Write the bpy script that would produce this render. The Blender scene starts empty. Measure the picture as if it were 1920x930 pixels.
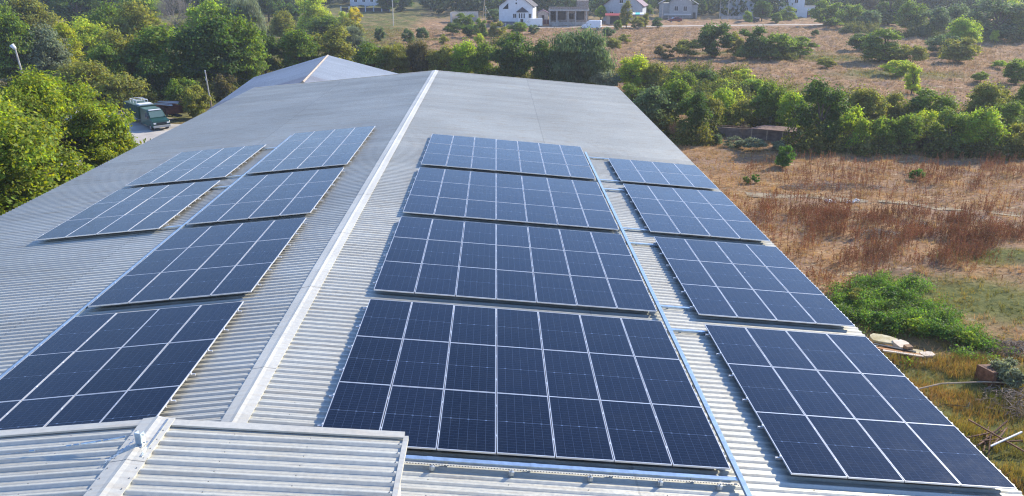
import bpy, math, random
import numpy as np
from mathutils import Matrix, Vector
random.seed(7)
rng = np.random.default_rng(11)
R = math.radians
sc = bpy.context.scene
col = sc.collection

# ---------------------------------------------------------------- camera
FX, CX, CY, CZ, YAW, PIT, PYC = 1496.2, 5.297, -10.758, 8.644, R(1.091), R(-18.607), 438.27
fw = Vector((math.sin(YAW)*math.cos(PIT), math.cos(YAW)*math.cos(PIT), math.sin(PIT)))
rt = Vector((math.cos(YAW), -math.sin(YAW), 0)); up = rt.cross(fw)
CAM = Vector((CX, CY, CZ))
cd = bpy.data.cameras.new('camera'); co = bpy.data.objects.new('camera', cd); col.objects.link(co)
m = Matrix((rt, up, -fw)).transposed().to_4x4(); m.translation = CAM
co.matrix_world = m
cd.sensor_width = 36; cd.lens = FX/1920*36; cd.shift_y = -(465-PYC)/1920; cd.clip_start = .1; cd.clip_end = 6000
sc.camera = co
GZ = -8.5                                   # level of the ground below the ridge of the big roof

def lump(x, y):
    return (np.sin(x*.91+1.3*np.sin(y*.57))*np.sin(y*.83+.9*np.sin(x*.49+2)) +
            .6*np.sin(x*1.37+y*.71+1)*np.sin(y*1.21-x*.43))
def hgt(x, y):
    """height of the ground"""
    x = np.asarray(x, float); y = np.asarray(y, float)
    a = np.where(y > 72, .30, .12)
    h = GZ + a*lump(x, y)
    for (rx0, rx1, ry, sl, w) in ROADS:
        d = np.abs(y-(ry+sl*(x-rx0)))
        k = np.clip((d-w)/3, 0, 1); k = np.where((x > rx0-6) & (x < rx1+6), k, 1)
        h = GZ + (h-GZ)*k
    k = np.clip((np.maximum(np.abs(x)-17, 0)+np.maximum(y-62, 0)+np.maximum(-20-y, 0))/4, 0, 1); h = GZ+(h-GZ)*k
    yk = np.clip(np.maximum(np.maximum(x+15, -52-x), np.maximum(y-100, 38-y))/3, 0, 1); h = GZ+(h-GZ)*yk
    h = h + np.clip((y-330)/200, 0, 1)**1.5*30
    return h
ROADS = [(10, 130, 226.5, .125, 2.2)]       # the dirt road in front of the houses
def G(px, py):
    """point of the ground seen at this place of the photograph"""
    d = fw*FX + rt*(px-960) - up*(py-PYC)
    t = (GZ-CZ)/d.z
    return CAM + d*t
def ppm(P): return FX/((Vector(P)-CAM).dot(fw))

# ---------------------------------------------------------------- helpers
def link(o, parent=None):
    col.objects.link(o)
    if parent: o.parent = parent
    return o
def tag(o, label=None, cat=None, group=None, kind=None):
    if label: o['label'] = label
    if cat: o['category'] = cat
    if group: o['group'] = group
    if kind: o['kind'] = kind
    return o
def empty(name, loc, rz=0, label=None, cat=None, group=None):
    o = bpy.data.objects.new(name, None); o.location = loc; o.rotation_euler = (0, 0, rz); o.empty_display_size = .2
    return tag(link(o), label, cat, group)
def np_mesh(name, V, F, mat=None, smooth=False):
    V = np.asarray(V, np.float32).reshape(-1, 3); F = np.asarray(F, np.int32); n = F.shape[1]
    me = bpy.data.meshes.new(name); me.vertices.add(len(V)); me.vertices.foreach_set('co', V.ravel())
    me.loops.add(F.size); me.loops.foreach_set('vertex_index', F.ravel())
    me.polygons.add(len(F)); me.polygons.foreach_set('loop_start', np.arange(0, F.size, n, dtype=np.int32))
    if smooth: me.polygons.foreach_set('use_smooth', np.ones(len(F), bool))
    me.update(calc_edges=True)
    if mat: me.materials.append(mat)
    return me
class MB:
    def __init__(s): s.v = []; s.f = []
    def add(s, vs, fs):
        k = len(s.v); s.v += [tuple(v) for v in vs]; s.f += [tuple(i+k for i in f) for f in fs]; return s
    def box(s, x0, x1, y0, y1, z0, z1):
        return s.add([(x, y, z) for z in (z0, z1) for y in (y0, y1) for x in (x0, x1)],
                     [(0, 2, 3, 1), (4, 5, 7, 6), (0, 1, 5, 4), (2, 6, 7, 3), (0, 4, 6, 2), (1, 3, 7, 5)])
    def prism(s, poly, a, b, axis='y', sa=1.0, sb=1.0):
        """polygon in the plane across the axis, swept from a to b"""
        n = len(poly)
        def P(p, t): return {'y': (p[0], t, p[1]), 'x': (t, p[0], p[1]), 'z': (p[0], p[1], t)}[axis]
        vs = [P(p, a) for p in poly]+[P(p, b) for p in poly]
        fs = [tuple(range(n))[::-1], tuple(range(n, 2*n))]+[(i, (i+1) % n, n+(i+1) % n, n+i) for i in range(n)]
        return s.add(vs, fs)
    def tube(s, p0, p1, r0, r1=None, n=8):
        r1 = r0 if r1 is None else r1
        p0 = Vector(p0); p1 = Vector(p1); d = (p1-p0).normalized()
        a = d.orthogonal().normalized(); b = d.cross(a); vs = []
        for p, r in ((p0, r0), (p1, r1)):
            for i in range(n):
                t = 2*math.pi*i/n; vs.append(p+(a*math.cos(t)+b*math.sin(t))*r)
        return s.add(vs, [(i, (i+1) % n, n+(i+1) % n, n+i) for i in range(n)]+[tuple(range(n))[::-1], tuple(range(n, 2*n))])
    def path(s, pts, r, n=6):
        for i in range(len(pts)-1):
            s.tube(pts[i], pts[i+1], r if not callable(r) else r(i), r if not callable(r) else r(i+1), n)
        return s
    def bar(s, p0, p1, w, h):
        """a beam of rectangular section"""
        p0 = Vector(p0); p1 = Vector(p1); d = (p1-p0).normalized()
        a = d.cross(Vector((0, 0, 1)))
        a = a.normalized() if a.length > 1e-4 else Vector((1, 0, 0)); b = a.cross(d)
        vs = [p+a*x*w/2+b*y*h/2 for p in (p0, p1) for x, y in ((-1, -1), (1, -1), (1, 1), (-1, 1))]
        return s.add(vs, [(0, 1, 2, 3)[::-1], (4, 5, 6, 7)]+[(i, (i+1) % 4, 4+(i+1) % 4, 4+i) for i in range(4)])
    def build(s, name, mat, parent=None, bevel=0, smooth=False):
        me = bpy.data.meshes.new(name); me.from_pydata(s.v, [], s.f); me.update(); me.materials.append(mat)
        if smooth:
            for p in me.polygons: p.use_smooth = True
        o = link(bpy.data.objects.new(name, me), parent)
        if bevel:
            b = o.modifiers.new('bevel', 'BEVEL'); b.width = bevel; b.segments = 2; b.limit_method = 'ANGLE'
        return o
def copy_tree(o, parent=None):
    c = o.copy(); link(c, parent)
    for ch in o.children: copy_tree(ch, c)
    return c

# ---------------------------------------------------------------- materials
def mat(name, base, rough=.7, metal=0., var=.0, scale=4., bump=0., col2=None, spec=.5, coord='Object', island=0., transl=0., tcol=None, detail=6, bscale=None):
    M = bpy.data.materials.new(name); M.use_nodes = True; nt = M.node_tree; N = nt.nodes; L = nt.links
    b = N['Principled BSDF']; b.inputs['Roughness'].default_value = rough; b.inputs['Metallic'].default_value = metal
    b.inputs['Specular IOR Level'].default_value = spec
    c1 = (*base, 1); b.inputs['Base Color'].default_value = c1
    last = None
    tc = N.new('ShaderNodeTexCoord'); no = N.new('ShaderNodeTexNoise'); no.inputs['Scale'].default_value = scale; no.inputs['Detail'].default_value = detail
    L.new(tc.outputs[coord], no.inputs['Vector'])
    if var or col2:
        mx = N.new('ShaderNodeMix'); mx.data_type = 'RGBA'
        mx.inputs['A'].default_value = (*[c*(1-var) for c in base], 1)
        mx.inputs['B'].default_value = (*(col2 or [min(1, c*(1+var)) for c in base]), 1)
        rp = N.new('ShaderNodeMapRange'); rp.inputs['From Min'].default_value = .35; rp.inputs['From Max'].default_value = .65
        L.new(no.outputs['Fac'], rp.inputs['Value']); L.new(rp.outputs['Result'], mx.inputs['Factor']); last = mx.outputs['Result']
    if island:
        g = N.new('ShaderNodeNewGeometry'); hs = N.new('ShaderNodeHueSaturation')
        mr = N.new('ShaderNodeMapRange'); mr.inputs['To Min'].default_value = 1-island; mr.inputs['To Max'].default_value = 1+island
        L.new(g.outputs['Random Per Island'], mr.inputs['Value']); L.new(mr.outputs['Result'], hs.inputs['Value'])
        m2 = N.new('ShaderNodeMath'); m2.operation = 'MULTIPLY'; m2.inputs[1].default_value = 7.31
        m3 = N.new('ShaderNodeMath'); m3.operation = 'FRACT'
        m4 = N.new('ShaderNodeMapRange'); m4.inputs['To Min'].default_value = .5-.035; m4.inputs['To Max'].default_value = .5+.03
        L.new(g.outputs['Random Per Island'], m2.inputs[0]); L.new(m2.outputs[0], m3.inputs[0]); L.new(m3.outputs[0], m4.inputs['Value']); L.new(m4.outputs['Result'], hs.inputs['Hue'])
        if last: L.new(last, hs.inputs['Color'])
        else: hs.inputs['Color'].default_value = c1
        last = hs.outputs['Color']
    if last: L.new(last, b.inputs['Base Color'])
    if bump:
        bp = N.new('ShaderNodeBump'); bp.inputs['Strength'].default_value = bump; bp.inputs['Distance'].default_value = .05
        n2 = N.new('ShaderNodeTexNoise'); n2.inputs['Scale'].default_value = bscale or scale*3; n2.inputs['Detail'].default_value = 5
        L.new(tc.outputs[coord], n2.inputs['Vector']); L.new(n2.outputs['Fac'], bp.inputs['Height']); L.new(bp.outputs['Normal'], b.inputs['Normal'])
    if transl:
        t = N.new('ShaderNodeBsdfTranslucent'); ms = N.new('ShaderNodeMixShader'); ms.inputs['Fac'].default_value = transl
        hs2 = N.new('ShaderNodeMix'); hs2.data_type = 'RGBA'; hs2.blend_type = 'MULTIPLY'; hs2.inputs['Factor'].default_value = 1
        hs2.inputs['B'].default_value = (*(tcol or (1.6, 1.5, .5)), 1)
        if last: L.new(last, hs2.inputs['A'])
        else: hs2.inputs['A'].default_value = c1
        L.new(hs2.outputs['Result'], t.inputs['Color'])
        out = N['Material Output']; L.new(b.outputs[0], ms.inputs[1]); L.new(t.outputs[0], ms.inputs[2]); L.new(ms.outputs[0], out.inputs['Surface'])
    return M

# --- the roof metal: pale zinc coated sheet with long stains running down the slope
def roof_mat(name, base, stain, rough=.42, metal=.35, stripe=.23):
    M = bpy.data.materials.new(name); M.use_nodes = True; N = M.node_tree.nodes; L = M.node_tree.links; b = N['Principled BSDF']
    tc = N.new('ShaderNodeTexCoord')
    mp = N.new('ShaderNodeMapping'); mp.inputs['Scale'].default_value = (.35, 4.5, 1)
    L.new(tc.outputs['Object'], mp.inputs['Vector'])
    n1 = N.new('ShaderNodeTexNoise'); n1.inputs['Scale'].default_value = 2.2; n1.inputs['Detail'].default_value = 8; n1.inputs['Roughness'].default_value = .65
    L.new(mp.outputs[0], n1.inputs['Vector'])
    n2 = N.new('ShaderNodeTexNoise'); n2.inputs['Scale'].default_value = .16; n2.inputs['Detail'].default_value = 4
    L.new(tc.outputs['Object'], n2.inputs['Vector'])
    n3 = N.new('ShaderNodeTexNoise'); n3.inputs['Scale'].default_value = 14; n3.inputs['Detail'].default_value = 6
    L.new(tc.outputs['Object'], n3.inputs['Vector'])
    a = N.new('ShaderNodeMapRange'); a.inputs['From Min'].default_value = .48; a.inputs['From Max'].default_value = .78; a.inputs['To Max'].default_value = .75
    L.new(n1.outputs['Fac'], a.inputs['Value'])
    mx = N.new('ShaderNodeMix'); mx.data_type = 'RGBA'; mx.inputs['A'].default_value = (*base, 1); mx.inputs['B'].default_value = (*stain, 1)
    L.new(a.outputs['Result'], mx.inputs['Factor'])
    m2 = N.new('ShaderNodeMix'); m2.data_type = 'RGBA'; m2.blend_type = 'MULTIPLY'; m2.inputs['Factor'].default_value = 1
    c = N.new('ShaderNodeMapRange'); c.inputs['From Min'].default_value = .3; c.inputs['From Max'].default_value = .7; c.inputs['To Min'].default_value = .86; c.inputs['To Max'].default_value = 1.06
    L.new(n2.outputs['Fac'], c.inputs['Value']); cc = N.new('ShaderNodeCombineColor')
    d = N.new('ShaderNodeMapRange'); d.inputs['From Min'].default_value = .3; d.inputs['From Max'].default_value = .7; d.inputs['To Min'].default_value = .93; d.inputs['To Max'].default_value = 1.05
    L.new(n3.outputs['Fac'], d.inputs['Value']); mm = N.new('ShaderNodeMath'); mm.operation = 'MULTIPLY'
    sp = N.new('ShaderNodeSeparateXYZ'); L.new(tc.outputs['Object'], sp.inputs[0])
    def mt(op, x_, y_):
        q = N.new('ShaderNodeMath'); q.operation = op
        for i_, v_ in enumerate((x_, y_)):
            if isinstance(v_, (int, float)): q.inputs[i_].default_value = v_
            else: L.new(v_, q.inputs[i_])
        return q.outputs[0]
    sid = mt('FLOOR', mt('DIVIDE', sp.outputs['Y'], 1.165), 0); sidx = mt('FLOOR', mt('DIVIDE', mt('ABSOLUTE', sp.outputs['X'], 0), 7.93), 0)
    wn = N.new('ShaderNodeTexWhiteNoise'); wn.noise_dimensions = '2D'; cv = N.new('ShaderNodeCombineXYZ'); L.new(sid, cv.inputs[0]); L.new(sidx, cv.inputs[1]); L.new(cv.outputs[0], wn.inputs['Vector'])
    sheet = mt('ADD', mt('MULTIPLY', wn.outputs['Value'], .13), .92)                       # each sheet has its own tone
    lap = mt('GREATER_THAN', mt('ABSOLUTE', mt('SUBTRACT', mt('ABSOLUTE', sp.outputs['X'], 0), 7.93), 0), .022)
    sheet = mt('MULTIPLY', sheet, mt('ADD', mt('MULTIPLY', lap, .2), .8))
    cm = mt('MULTIPLY', c.outputs['Result'], sheet)
    L.new(cm, mm.inputs[0]); L.new(d.outputs['Result'], mm.inputs[1])
    for k in range(3): L.new(mm.outputs[0], cc.inputs[k])
    L.new(mx.outputs['Result'], m2.inputs['A']); L.new(cc.outputs[0], m2.inputs['B']); L.new(m2.outputs['Result'], b.inputs['Base Color'])
    b.inputs['Metallic'].default_value = metal
    e = N.new('ShaderNodeMapRange'); e.inputs['From Min'].default_value = .3; e.inputs['From Max'].default_value = .7; e.inputs['To Min'].default_value = rough-.06; e.inputs['To Max'].default_value = rough+.14
    L.new(n3.outputs['Fac'], e.inputs['Value']); L.new(e.outputs['Result'], b.inputs['Roughness'])
    return M
M_ROOF = roof_mat('pale_zinc_sheet', (.60, .60, .525), (.50, .42, .29), metal=.35, rough=.45)
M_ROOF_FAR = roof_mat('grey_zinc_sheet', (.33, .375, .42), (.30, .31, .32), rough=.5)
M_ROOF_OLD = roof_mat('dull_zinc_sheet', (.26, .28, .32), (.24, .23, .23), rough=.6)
M_CAP = roof_mat('ridge_cap_sheet', (.60, .59, .515), (.50, .43, .32), rough=.45, metal=.25)
M_RUSTCAP = mat('rusted_flashing', (.46, .38, .29), .7, .2, .25, 3)
M_SCREW = mat('screw_steel', (.3, .3, .3), .4, .8)
M_ALU = mat('panel_frame_aluminium', (.72, .73, .74), .35, .55, .06, 2)
M_RAIL = mat('rail_aluminium', (.6, .61, .62), .4, .7)
M_GALV = mat('galvanised_steel', (.44, .54, .62), .30, .75, .12, 9)
M_GALVD = mat('galvanised_steel_dull', (.42, .46, .48), .45, .7, .2, 14)
M_BACK = mat('panel_back_sheet', (.05, .05, .055), .7)
M_WALL = mat('wall_cladding', (.5, .5, .48), .6, .1, .1, .5)

def glass_mat():
    M = bpy.data.materials.new('solar_cell_glass'); M.use_nodes = True; N = M.node_tree.nodes; L = M.node_tree.links; b = N['Principled BSDF']
    tc = N.new('ShaderNodeTexCoord'); sx = N.new('ShaderNodeSeparateXYZ'); L.new(tc.outputs['Object'], sx.inputs[0])
    def math_(op, a, bb=None, c=None):
        n = N.new('ShaderNodeMath'); n.operation = op
        for i, v in enumerate((a, bb, c)):
            if v is None: continue
            if isinstance(v, (int, float)): n.inputs[i].default_value = v
            else: L.new(v, n.inputs[i])
        return n.outputs[0]
    X, Y = sx.outputs['X'], sx.outputs['Y']
    def line(v, n, off, length, w):            # lines at the edges of n equal cells
        t = math_('MULTIPLY', math_('SUBTRACT', v, off), n/length)
        f = math_('FRACT', t); d = math_('MINIMUM', f, math_('SUBTRACT', 1, f))
        return math_('LESS_THAN', d, w*n/length/2)
    vx = line(X, 6, .022, 1.09, .0048)          # gaps between cell strings
    hy = line(Y, 24, .025, 2.228, .0036)        # gaps between half cells
    bus = line(X, 60, .022, 1.09, .0007)        # bus bars
    mid = math_('LESS_THAN', math_('ABSOLUTE', math_('SUBTRACT', Y, 1.139)), .007)
    # bright joints on the middle line, two per cell
    cx = math_('FRACT', math_('MULTIPLY', math_('SUBTRACT', X, .022), 3/1.09))
    jx = math_('LESS_THAN', math_('ABSOLUTE', math_('SUBTRACT', cx, .5)), .06)
    joint = math_('MULTIPLY', jx, math_('LESS_THAN', math_('ABSOLUTE', math_('SUBTRACT', Y, 1.139)), .011))
    mask = math_('ADD', math_('MULTIPLY', vx, .55), math_('MULTIPLY', hy, .5))
    mask = math_('ADD', mask, math_('MULTIPLY', bus, .5)); mask = math_('ADD', mask, math_('MULTIPLY', mid, .6)); mask = math_('ADD', mask, math_('MULTIPLY', joint, 1.5))
    mask = math_('MINIMUM', mask, 2.0)
    oi = N.new('ShaderNodeObjectInfo')
    hs = N.new('ShaderNodeMix'); hs.data_type = 'RGBA'; hs.inputs['A'].default_value = (.0014, .0028, .009, 1); hs.inputs['B'].default_value = (.0040, .0070, .018, 1)
    L.new(oi.outputs['Random'], hs.inputs['Factor'])
    mx = N.new('ShaderNodeMix'); mx.data_type = 'RGBA'; L.new(hs.outputs['Result'], mx.inputs['A']); mx.inputs['B'].default_value = (.075, .105, .165, 1)
    mx.clamp_factor = False
    L.new(mask, mx.inputs['Factor'])
    # dust: faint, patchy, a little thicker at the lower edge of some panels
    no = N.new('ShaderNodeTexNoise'); no.inputs['Scale'].default_value = 2.4; no.inputs['Detail'].default_value = 8; no.inputs['Roughness'].default_value = .7
    ge = N.new('ShaderNodeNewGeometry'); L.new(ge.outputs['Position'], no.inputs['Vector'])
    dr = N.new('ShaderNodeMapRange'); dr.inputs['From Min'].default_value = .5; dr.inputs['From Max'].default_value = .85; dr.inputs['To Max'].default_value = .016
    L.new(no.outputs['Fac'], dr.inputs['Value'])
    sm = N.new('ShaderNodeTexNoise'); sm.inputs['Scale'].default_value = 1.1; sm.inputs['Detail'].default_value = 12; sm.inputs['Roughness'].default_value = .8; L.new(ge.outputs['Position'], sm.inputs['Vector'])
    sr = N.new('ShaderNodeMapRange'); sr.inputs['From Min'].default_value = .69; sr.inputs['From Max'].default_value = .76; sr.inputs['To Max'].default_value = .12
    L.new(sm.outputs['Fac'], sr.inputs['Value'])
    du = N.new('ShaderNodeMix'); du.data_type = 'RGBA'; L.new(mx.outputs['Result'], du.inputs['A']); du.inputs['B'].default_value = (.30, .33, .36, 1)
    L.new(math_('ADD', dr.outputs['Result'], sr.outputs['Result']), du.inputs['Factor'])
    vo = N.new('ShaderNodeTexVoronoi'); vo.inputs['Scale'].default_value = .75; L.new(ge.outputs['Position'], vo.inputs['Vector'])
    sc_ = N.new('ShaderNodeSeparateColor'); L.new(vo.outputs['Color'], sc_.inputs[0])
    drop = math_('MULTIPLY', math_('LESS_THAN', vo.outputs['Distance'], math_('MULTIPLY', sc_.outputs[1], .035)), math_('LESS_THAN', sc_.outputs[0], .22))
    dp = N.new('ShaderNodeMix'); dp.data_type = 'RGBA'; L.new(du.outputs['Result'], dp.inputs['A']); dp.inputs['B'].default_value = (.6, .6, .58, 1); L.new(drop, dp.inputs['Factor'])
    L.new(dp.outputs['Result'], b.inputs['Base Color'])
    rr = N.new('ShaderNodeMapRange'); rr.inputs['From Min'].default_value = .3; rr.inputs['From Max'].default_value = .7; rr.inputs['To Min'].default_value = .13; rr.inputs['To Max'].default_value = .24
    L.new(no.outputs['Fac'], rr.inputs['Value']); L.new(rr.outputs['Result'], b.inputs['Roughness'])
    b.inputs['IOR'].default_value = 1.33; b.inputs['Specular Tint'].default_value = (.70, .86, 1.0, 1)
    return M
M_GLASS = glass_mat()

# ---------------------------------------------------------------- big roof
AS = R(5.235); W = 1.154; LP = 2.288; HP = .18; PITCH = .233
def slope_pt(s, u, y, h, a=AS, ox=0, oz=0): return (ox+s*(u*math.cos(a)+h*math.sin(a)), y, oz-u*math.sin(a)+h*math.cos(a))
def ribbed(s, u0, u1, y0, y1, pitch, a, ox=0, oz=0, depth=.036, useg=(0, 1)):
    prof = []
    n = int(round((y1-y0)/pitch))
    for i in range(n):
        y = y0+i*pitch
        prof += [(y, -depth), (y+pitch*.07, 0), (y+pitch*.29, 0), (y+pitch*.37, -depth), (y+pitch*.62, -depth), (y+pitch*.65, -depth+.004), (y+pitch*.70, -depth+.004), (y+pitch*.73, -depth)]
    prof.append((y0+n*pitch, -depth))
    V = []; F = []
    k = len(prof)
    for j, t in enumerate(useg):
        u = u0+(u1-u0)*t
        for (y, h) in prof: V.append(slope_pt(s, u, y, h, a, ox, oz))
    for j in range(len(useg)-1):
        for i in range(k-1):
            q = (j*k+i, j*k+i+1, (j+1)*k+i+1, (j+1)*k+i)
            F.append(q if s < 0 else q[::-1])
    return V, F
XE, Y0, Y1 = 15.86, -16.0, 59.35
hall = empty('warehouse', (0, 20, GZ), 0, 'long low-pitched warehouse under pale ribbed metal roof carrying all the solar arrays', 'building')
def put(o, root): o.parent = root; o.matrix_parent_inverse = Matrix.Translation(root.location).inverted() if not root.rotation_euler.z else root.matrix_basis.inverted(); return o
for s, lab in ((1, 'brighter slope right of the ridge'), (-1, 'greyer slope left of the ridge')):
    V, F = ribbed(s, .02, XE/math.cos(AS), Y0, Y1, PITCH, AS)
    o = link(bpy.data.objects.new('roof_slope', np_mesh('roof_slope', V, F, M_ROOF))); put(o, hall); o['label'] = lab
def ridge_cap(y0, y1, w, a, ox, oz, mname, seg=2.4, lift=.012, lipd=.02):
    b = MB(); y = y0; k = 0
    while y < y1-.01:
        ye = min(y1, y+seg)
        L0 = lift+.005*(k % 2); ov = .12 if k else 0
        pts = []
        for s in (-1, 1):
            pts.append([slope_pt(s, w, 0, L0-lipd, a, ox, oz), slope_pt(s, w, 0, L0, a, ox, oz), slope_pt(s, .075, 0, L0+.012, a, ox, oz)])
        prof = [pts[0][0], pts[0][1], pts[0][2], (ox, 0, oz+L0+.030), pts[1][2], pts[1][1], pts[1][0]]
        vs = [(p[0], yy, p[2]) for yy in (y-ov, ye) for p in prof]; n = len(prof)
        b.add(vs, [(i, i+1, n+i+1, n+i) for i in range(n-1)])
        y = ye; k += 1
    return b
def closure(y0, y1, w, a, ox, oz, pitch, off, s, depth=.036):
    """foam closure strips that fill the valleys under the ridge cap"""
    b = MB(); n = int((y1-y0)/pitch)
    for i in range(n):
        y = y0+i*pitch
        P = [slope_pt(s, w-.012, yy, h, a, ox, oz) for yy, h in ((y+pitch*.29, 0), (y+pitch*.37, -depth), (y+pitch, -depth), (y+pitch*1.07, 0))]
        b.add(P, [(0, 1, 2, 3)])
    return b
put(ridge_cap(Y0, Y1, .27, AS, 0, 0, 'm').build('ridge_cap', M_CAP), hall)
put(closure(Y0, Y1, .27, AS, 0, 0, PITCH, 0, 1).build('closure_strip', M_CAP), hall)
put(closure(Y0, Y1, .27, AS, 0, 0, PITCH, 0, -1).build('closure_strip', M_CAP), hall)
# walls: gable ends and long sides
b = MB(); ze = -XE*math.tan(AS)
xw = XE-.35
for yy in (Y0+.3, Y1-.3):
    b.add([(-xw, yy, GZ), (xw, yy, GZ), (xw, yy, -xw*math.tan(AS)-.06), (0, yy, -.06), (-xw, yy, -xw*math.tan(AS)-.06)], [(0, 1, 2, 3, 4)])
for xx in (-xw, xw):
    b.add([(xx, Y0+.3, GZ), (xx, Y1-.3, GZ), (xx, Y1-.3, -xw*math.tan(AS)-.06), (xx, Y0+.3, -xw*math.tan(AS)-.06)], [(0, 1, 2, 3)])
put(b.build('wall', M_WALL), hall)
b = MB()
for s in (-1, 1):
    b.add([slope_pt(s, 0, Y1+.02, .0), slope_pt(s, XE, Y1+.02, .0), slope_pt(s, XE, Y1+.02, -.18), slope_pt(s, 0, Y1+.02, -.18),
           slope_pt(s, 0, Y1-.14, .014), slope_pt(s, XE, Y1-.14, .014), slope_pt(s, XE, Y1+.02, .014), slope_pt(s, 0, Y1+.02, .014)], [(0, 1, 2, 3), (4, 5, 6, 7)])
put(b.build('gable_flashing', M_CAP), hall)
# screws, three per span of purlins in the near part
b = MB()
for s in (1, -1):
    for u in np.arange(1.0, 15.5, 1.5):
        for i in range(0, 130, 2):
            y = Y0+(i+60)*PITCH+PITCH*.54
            if y < 0 or y > 30: continue
            p = Vector(slope_pt(s, u, y, -.036)); q = Vector(slope_pt(s, u, y, -.022)); b.tube(p, q, .011, .009, 6)
o = put(b.build('roof_screw', M_SCREW), hall); o['kind'] = 'stuff'

# ---------------------------------------------------------------- small raised roof in front
AN = R(4.3); AX, AZ, AY1, AWR, AWL, AP = -.43, 1.40, 1.10, 4.14, 4.4, .256
annex = empty('roof_penthouse', (AX, -6, 0), 0, 'small raised gable roof of white ribbed sheet in the nearest corner of the picture', 'roof section')
for s, w, lab in ((1, AWR, 'slope facing the seven-column arrays'), (-1, AWL, 'slope with the steel bracket and chain')):
    V, F = ribbed(s, .02, w, AY1-.16-AP*60, AY1-.16, AP, AN, AX, AZ, depth=.042)
    o = link(bpy.data.objects.new('roof_slope', np_mesh('roof_slope', V, F, M_ROOF))); put(o, annex); o['label'] = lab
put(ridge_cap(-14.0, AY1+.02, .27, AN, AX, AZ, 'm', seg=2.0).build('ridge_cap', M_CAP), annex)
put(closure(AY1-.16-AP*60, AY1-.16, .27, AN, AX, AZ, AP, 0, 1, .042).build('closure_strip', M_CAP), annex)
put(closure(AY1-.16-AP*60, AY1-.16, .27, AN, AX, AZ, AP, 0, -1, .042).build('closure_strip', M_CAP), annex)
b = MB()
for s, w in ((-1, AWL), (1, AWR)):   # far verge flashing
    for (ya, ha, yb, hb) in ((AY1-.17, .006, AY1, .010), (AY1, .010, AY1, -.16), (AY1-.17, .006, AY1-.17, -.03)):
        b.add([slope_pt(s, .25, ya, ha, AN, AX, AZ), slope_pt(s, w, ya, ha, AN, AX, AZ), slope_pt(s, w, yb, hb, AN, AX, AZ), slope_pt(s, .25, yb, hb, AN, AX, AZ)], [(0, 1, 2, 3)])
put(b.build('verge_flashing', M_CAP), annex)
b = MB()                              # eave flashing at the right edge
for (ua, ha, ub, hb) in ((AWR-.01, .004, AWR+.07, .010), (AWR+.07, .010, AWR+.075, -.07)):
    b.add([slope_pt(1, ua, -14, ha, AN, AX, AZ), slope_pt(1, ub, -14, hb, AN, AX, AZ), slope_pt(1, ub, AY1-.12, hb, AN, AX, AZ), slope_pt(1, ua, AY1-.12, ha, AN, AX, AZ)], [(0, 1, 2, 3)])
put(b.build('eave_flashing', M_CAP), annex)
b = MB(); xl, xr = AX-AWL+.15, AX+AWR-.12
b.add([(xl, AY1-.1, -.6), (xr, AY1-.1, -.6), (xr, AY1-.1, AZ-AWR*math.tan(AN)-.05), (AX, AY1-.1, AZ-.06), (xl, AY1-.1, AZ-AWL*math.tan(AN)-.05)], [(0, 1, 2, 3, 4)])
for x, w in ((xl, AWL), (xr, AWR)):
    b.add([(x, -14, -.6), (x, AY1-.1, -.6), (x, AY1-.1, AZ-w*math.tan(AN)-.05), (x, -14, AZ-w*math.tan(AN)-.05)], [(0, 1, 2, 3)])
put(b.build('wall', M_WALL), annex)
b = MB()
for s, w in ((1, AWR), (-1, AWL)):
    for u in (.22, 1.35, 2.6, w-.06):
        for i in range(22):
            y = AY1-.16-AP*(i+1)+AP*(.18 if u in (.22, w-.06) else .52); h = (-.042 if u != w-.06 else -.0)
            if u == .22: h = .012
            b.tube(slope_pt(s, u, y+.13*0, h, AN, AX, AZ), slope_pt(s, u, y, h+.016, AN, AX, AZ), .012, .009, 6)
o = put(b.build('roof_screw', M_SCREW), annex); o['kind'] = 'stuff'
# long dark lap in the cap
b = MB(); b.bar(slope_pt(1, .17, AY1-.04, .030, AN, AX, AZ), slope_pt(1, .17, AY1-1.12, .030, AN, AX, AZ), .035, .012)
put(b.build('lap_strip', M_GALVD), annex)

# bracket, stay cable and chain on the small roof
by = .27; bx = AX-.0
br = empty('anchor_bracket', (bx+.03, by, AZ), R(-14), 'upright galvanized steel bracket bolted on the ridge cap of the small front roof', 'bracket')
b = MB(); b.box(-.055, .055, -.01, .0, .02, .25); b.box(-.055, -.047, 0, .09, .02, .25); b.box(.047, .055, 0, .09, .02, .25)
b.build('channel', M_GALV, br, .002)
MB().box(-.075, .075, -.05, .12, .028, .036).build('foot_plate', M_GALVD, br, .002)
b = MB()
for zz in (.06, .2): b.tube((-.075, .045, zz), (.075, .045, zz), .009, n=8).tube((-.085, .045, zz), (-.06, .045, zz), .018, n=6)
b.build('bolt', M_GALVD, br)
def cat_pt(t, A, B, sag): p = Vector(A).lerp(Vector(B), t); p.z -= sag*4*t*(1-t); return p
A = Vector((bx-.06, by+.04, AZ+.19)); B = Vector(slope_pt(-1, 4.0, .25, .05, AN, AX, AZ))
b = MB(); b.path([cat_pt(i/30, A, B, .07) for i in range(31)], .0065, 6)
cab = b.build('stay_cable', M_GALVD); tag(cab, 'steel stay cable stretched left from the bracket over the small front roof', 'cable')
b = MB()
for t in (.03, .10, .13, .22, .25, .40, .55):
    p = cat_pt(t, A, B, .07); q = cat_pt(t+.022, A, B, .07); b.tube(p, q, .017, n=6)
b.tube(cat_pt(.04, A, B, .07), cat_pt(.10, A, B, .07), .016, n=8).tube(cat_pt(.15, A, B, .07), cat_pt(.21, A, B, .07), .018, n=8)
b.build('cable_clamp', M_GALV, cab)
ch = MB(); A2 = Vector((bx-.05, by+.02, AZ+.12)); B2 = Vector((bx-.32, by-.42, AZ+.02))
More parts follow.
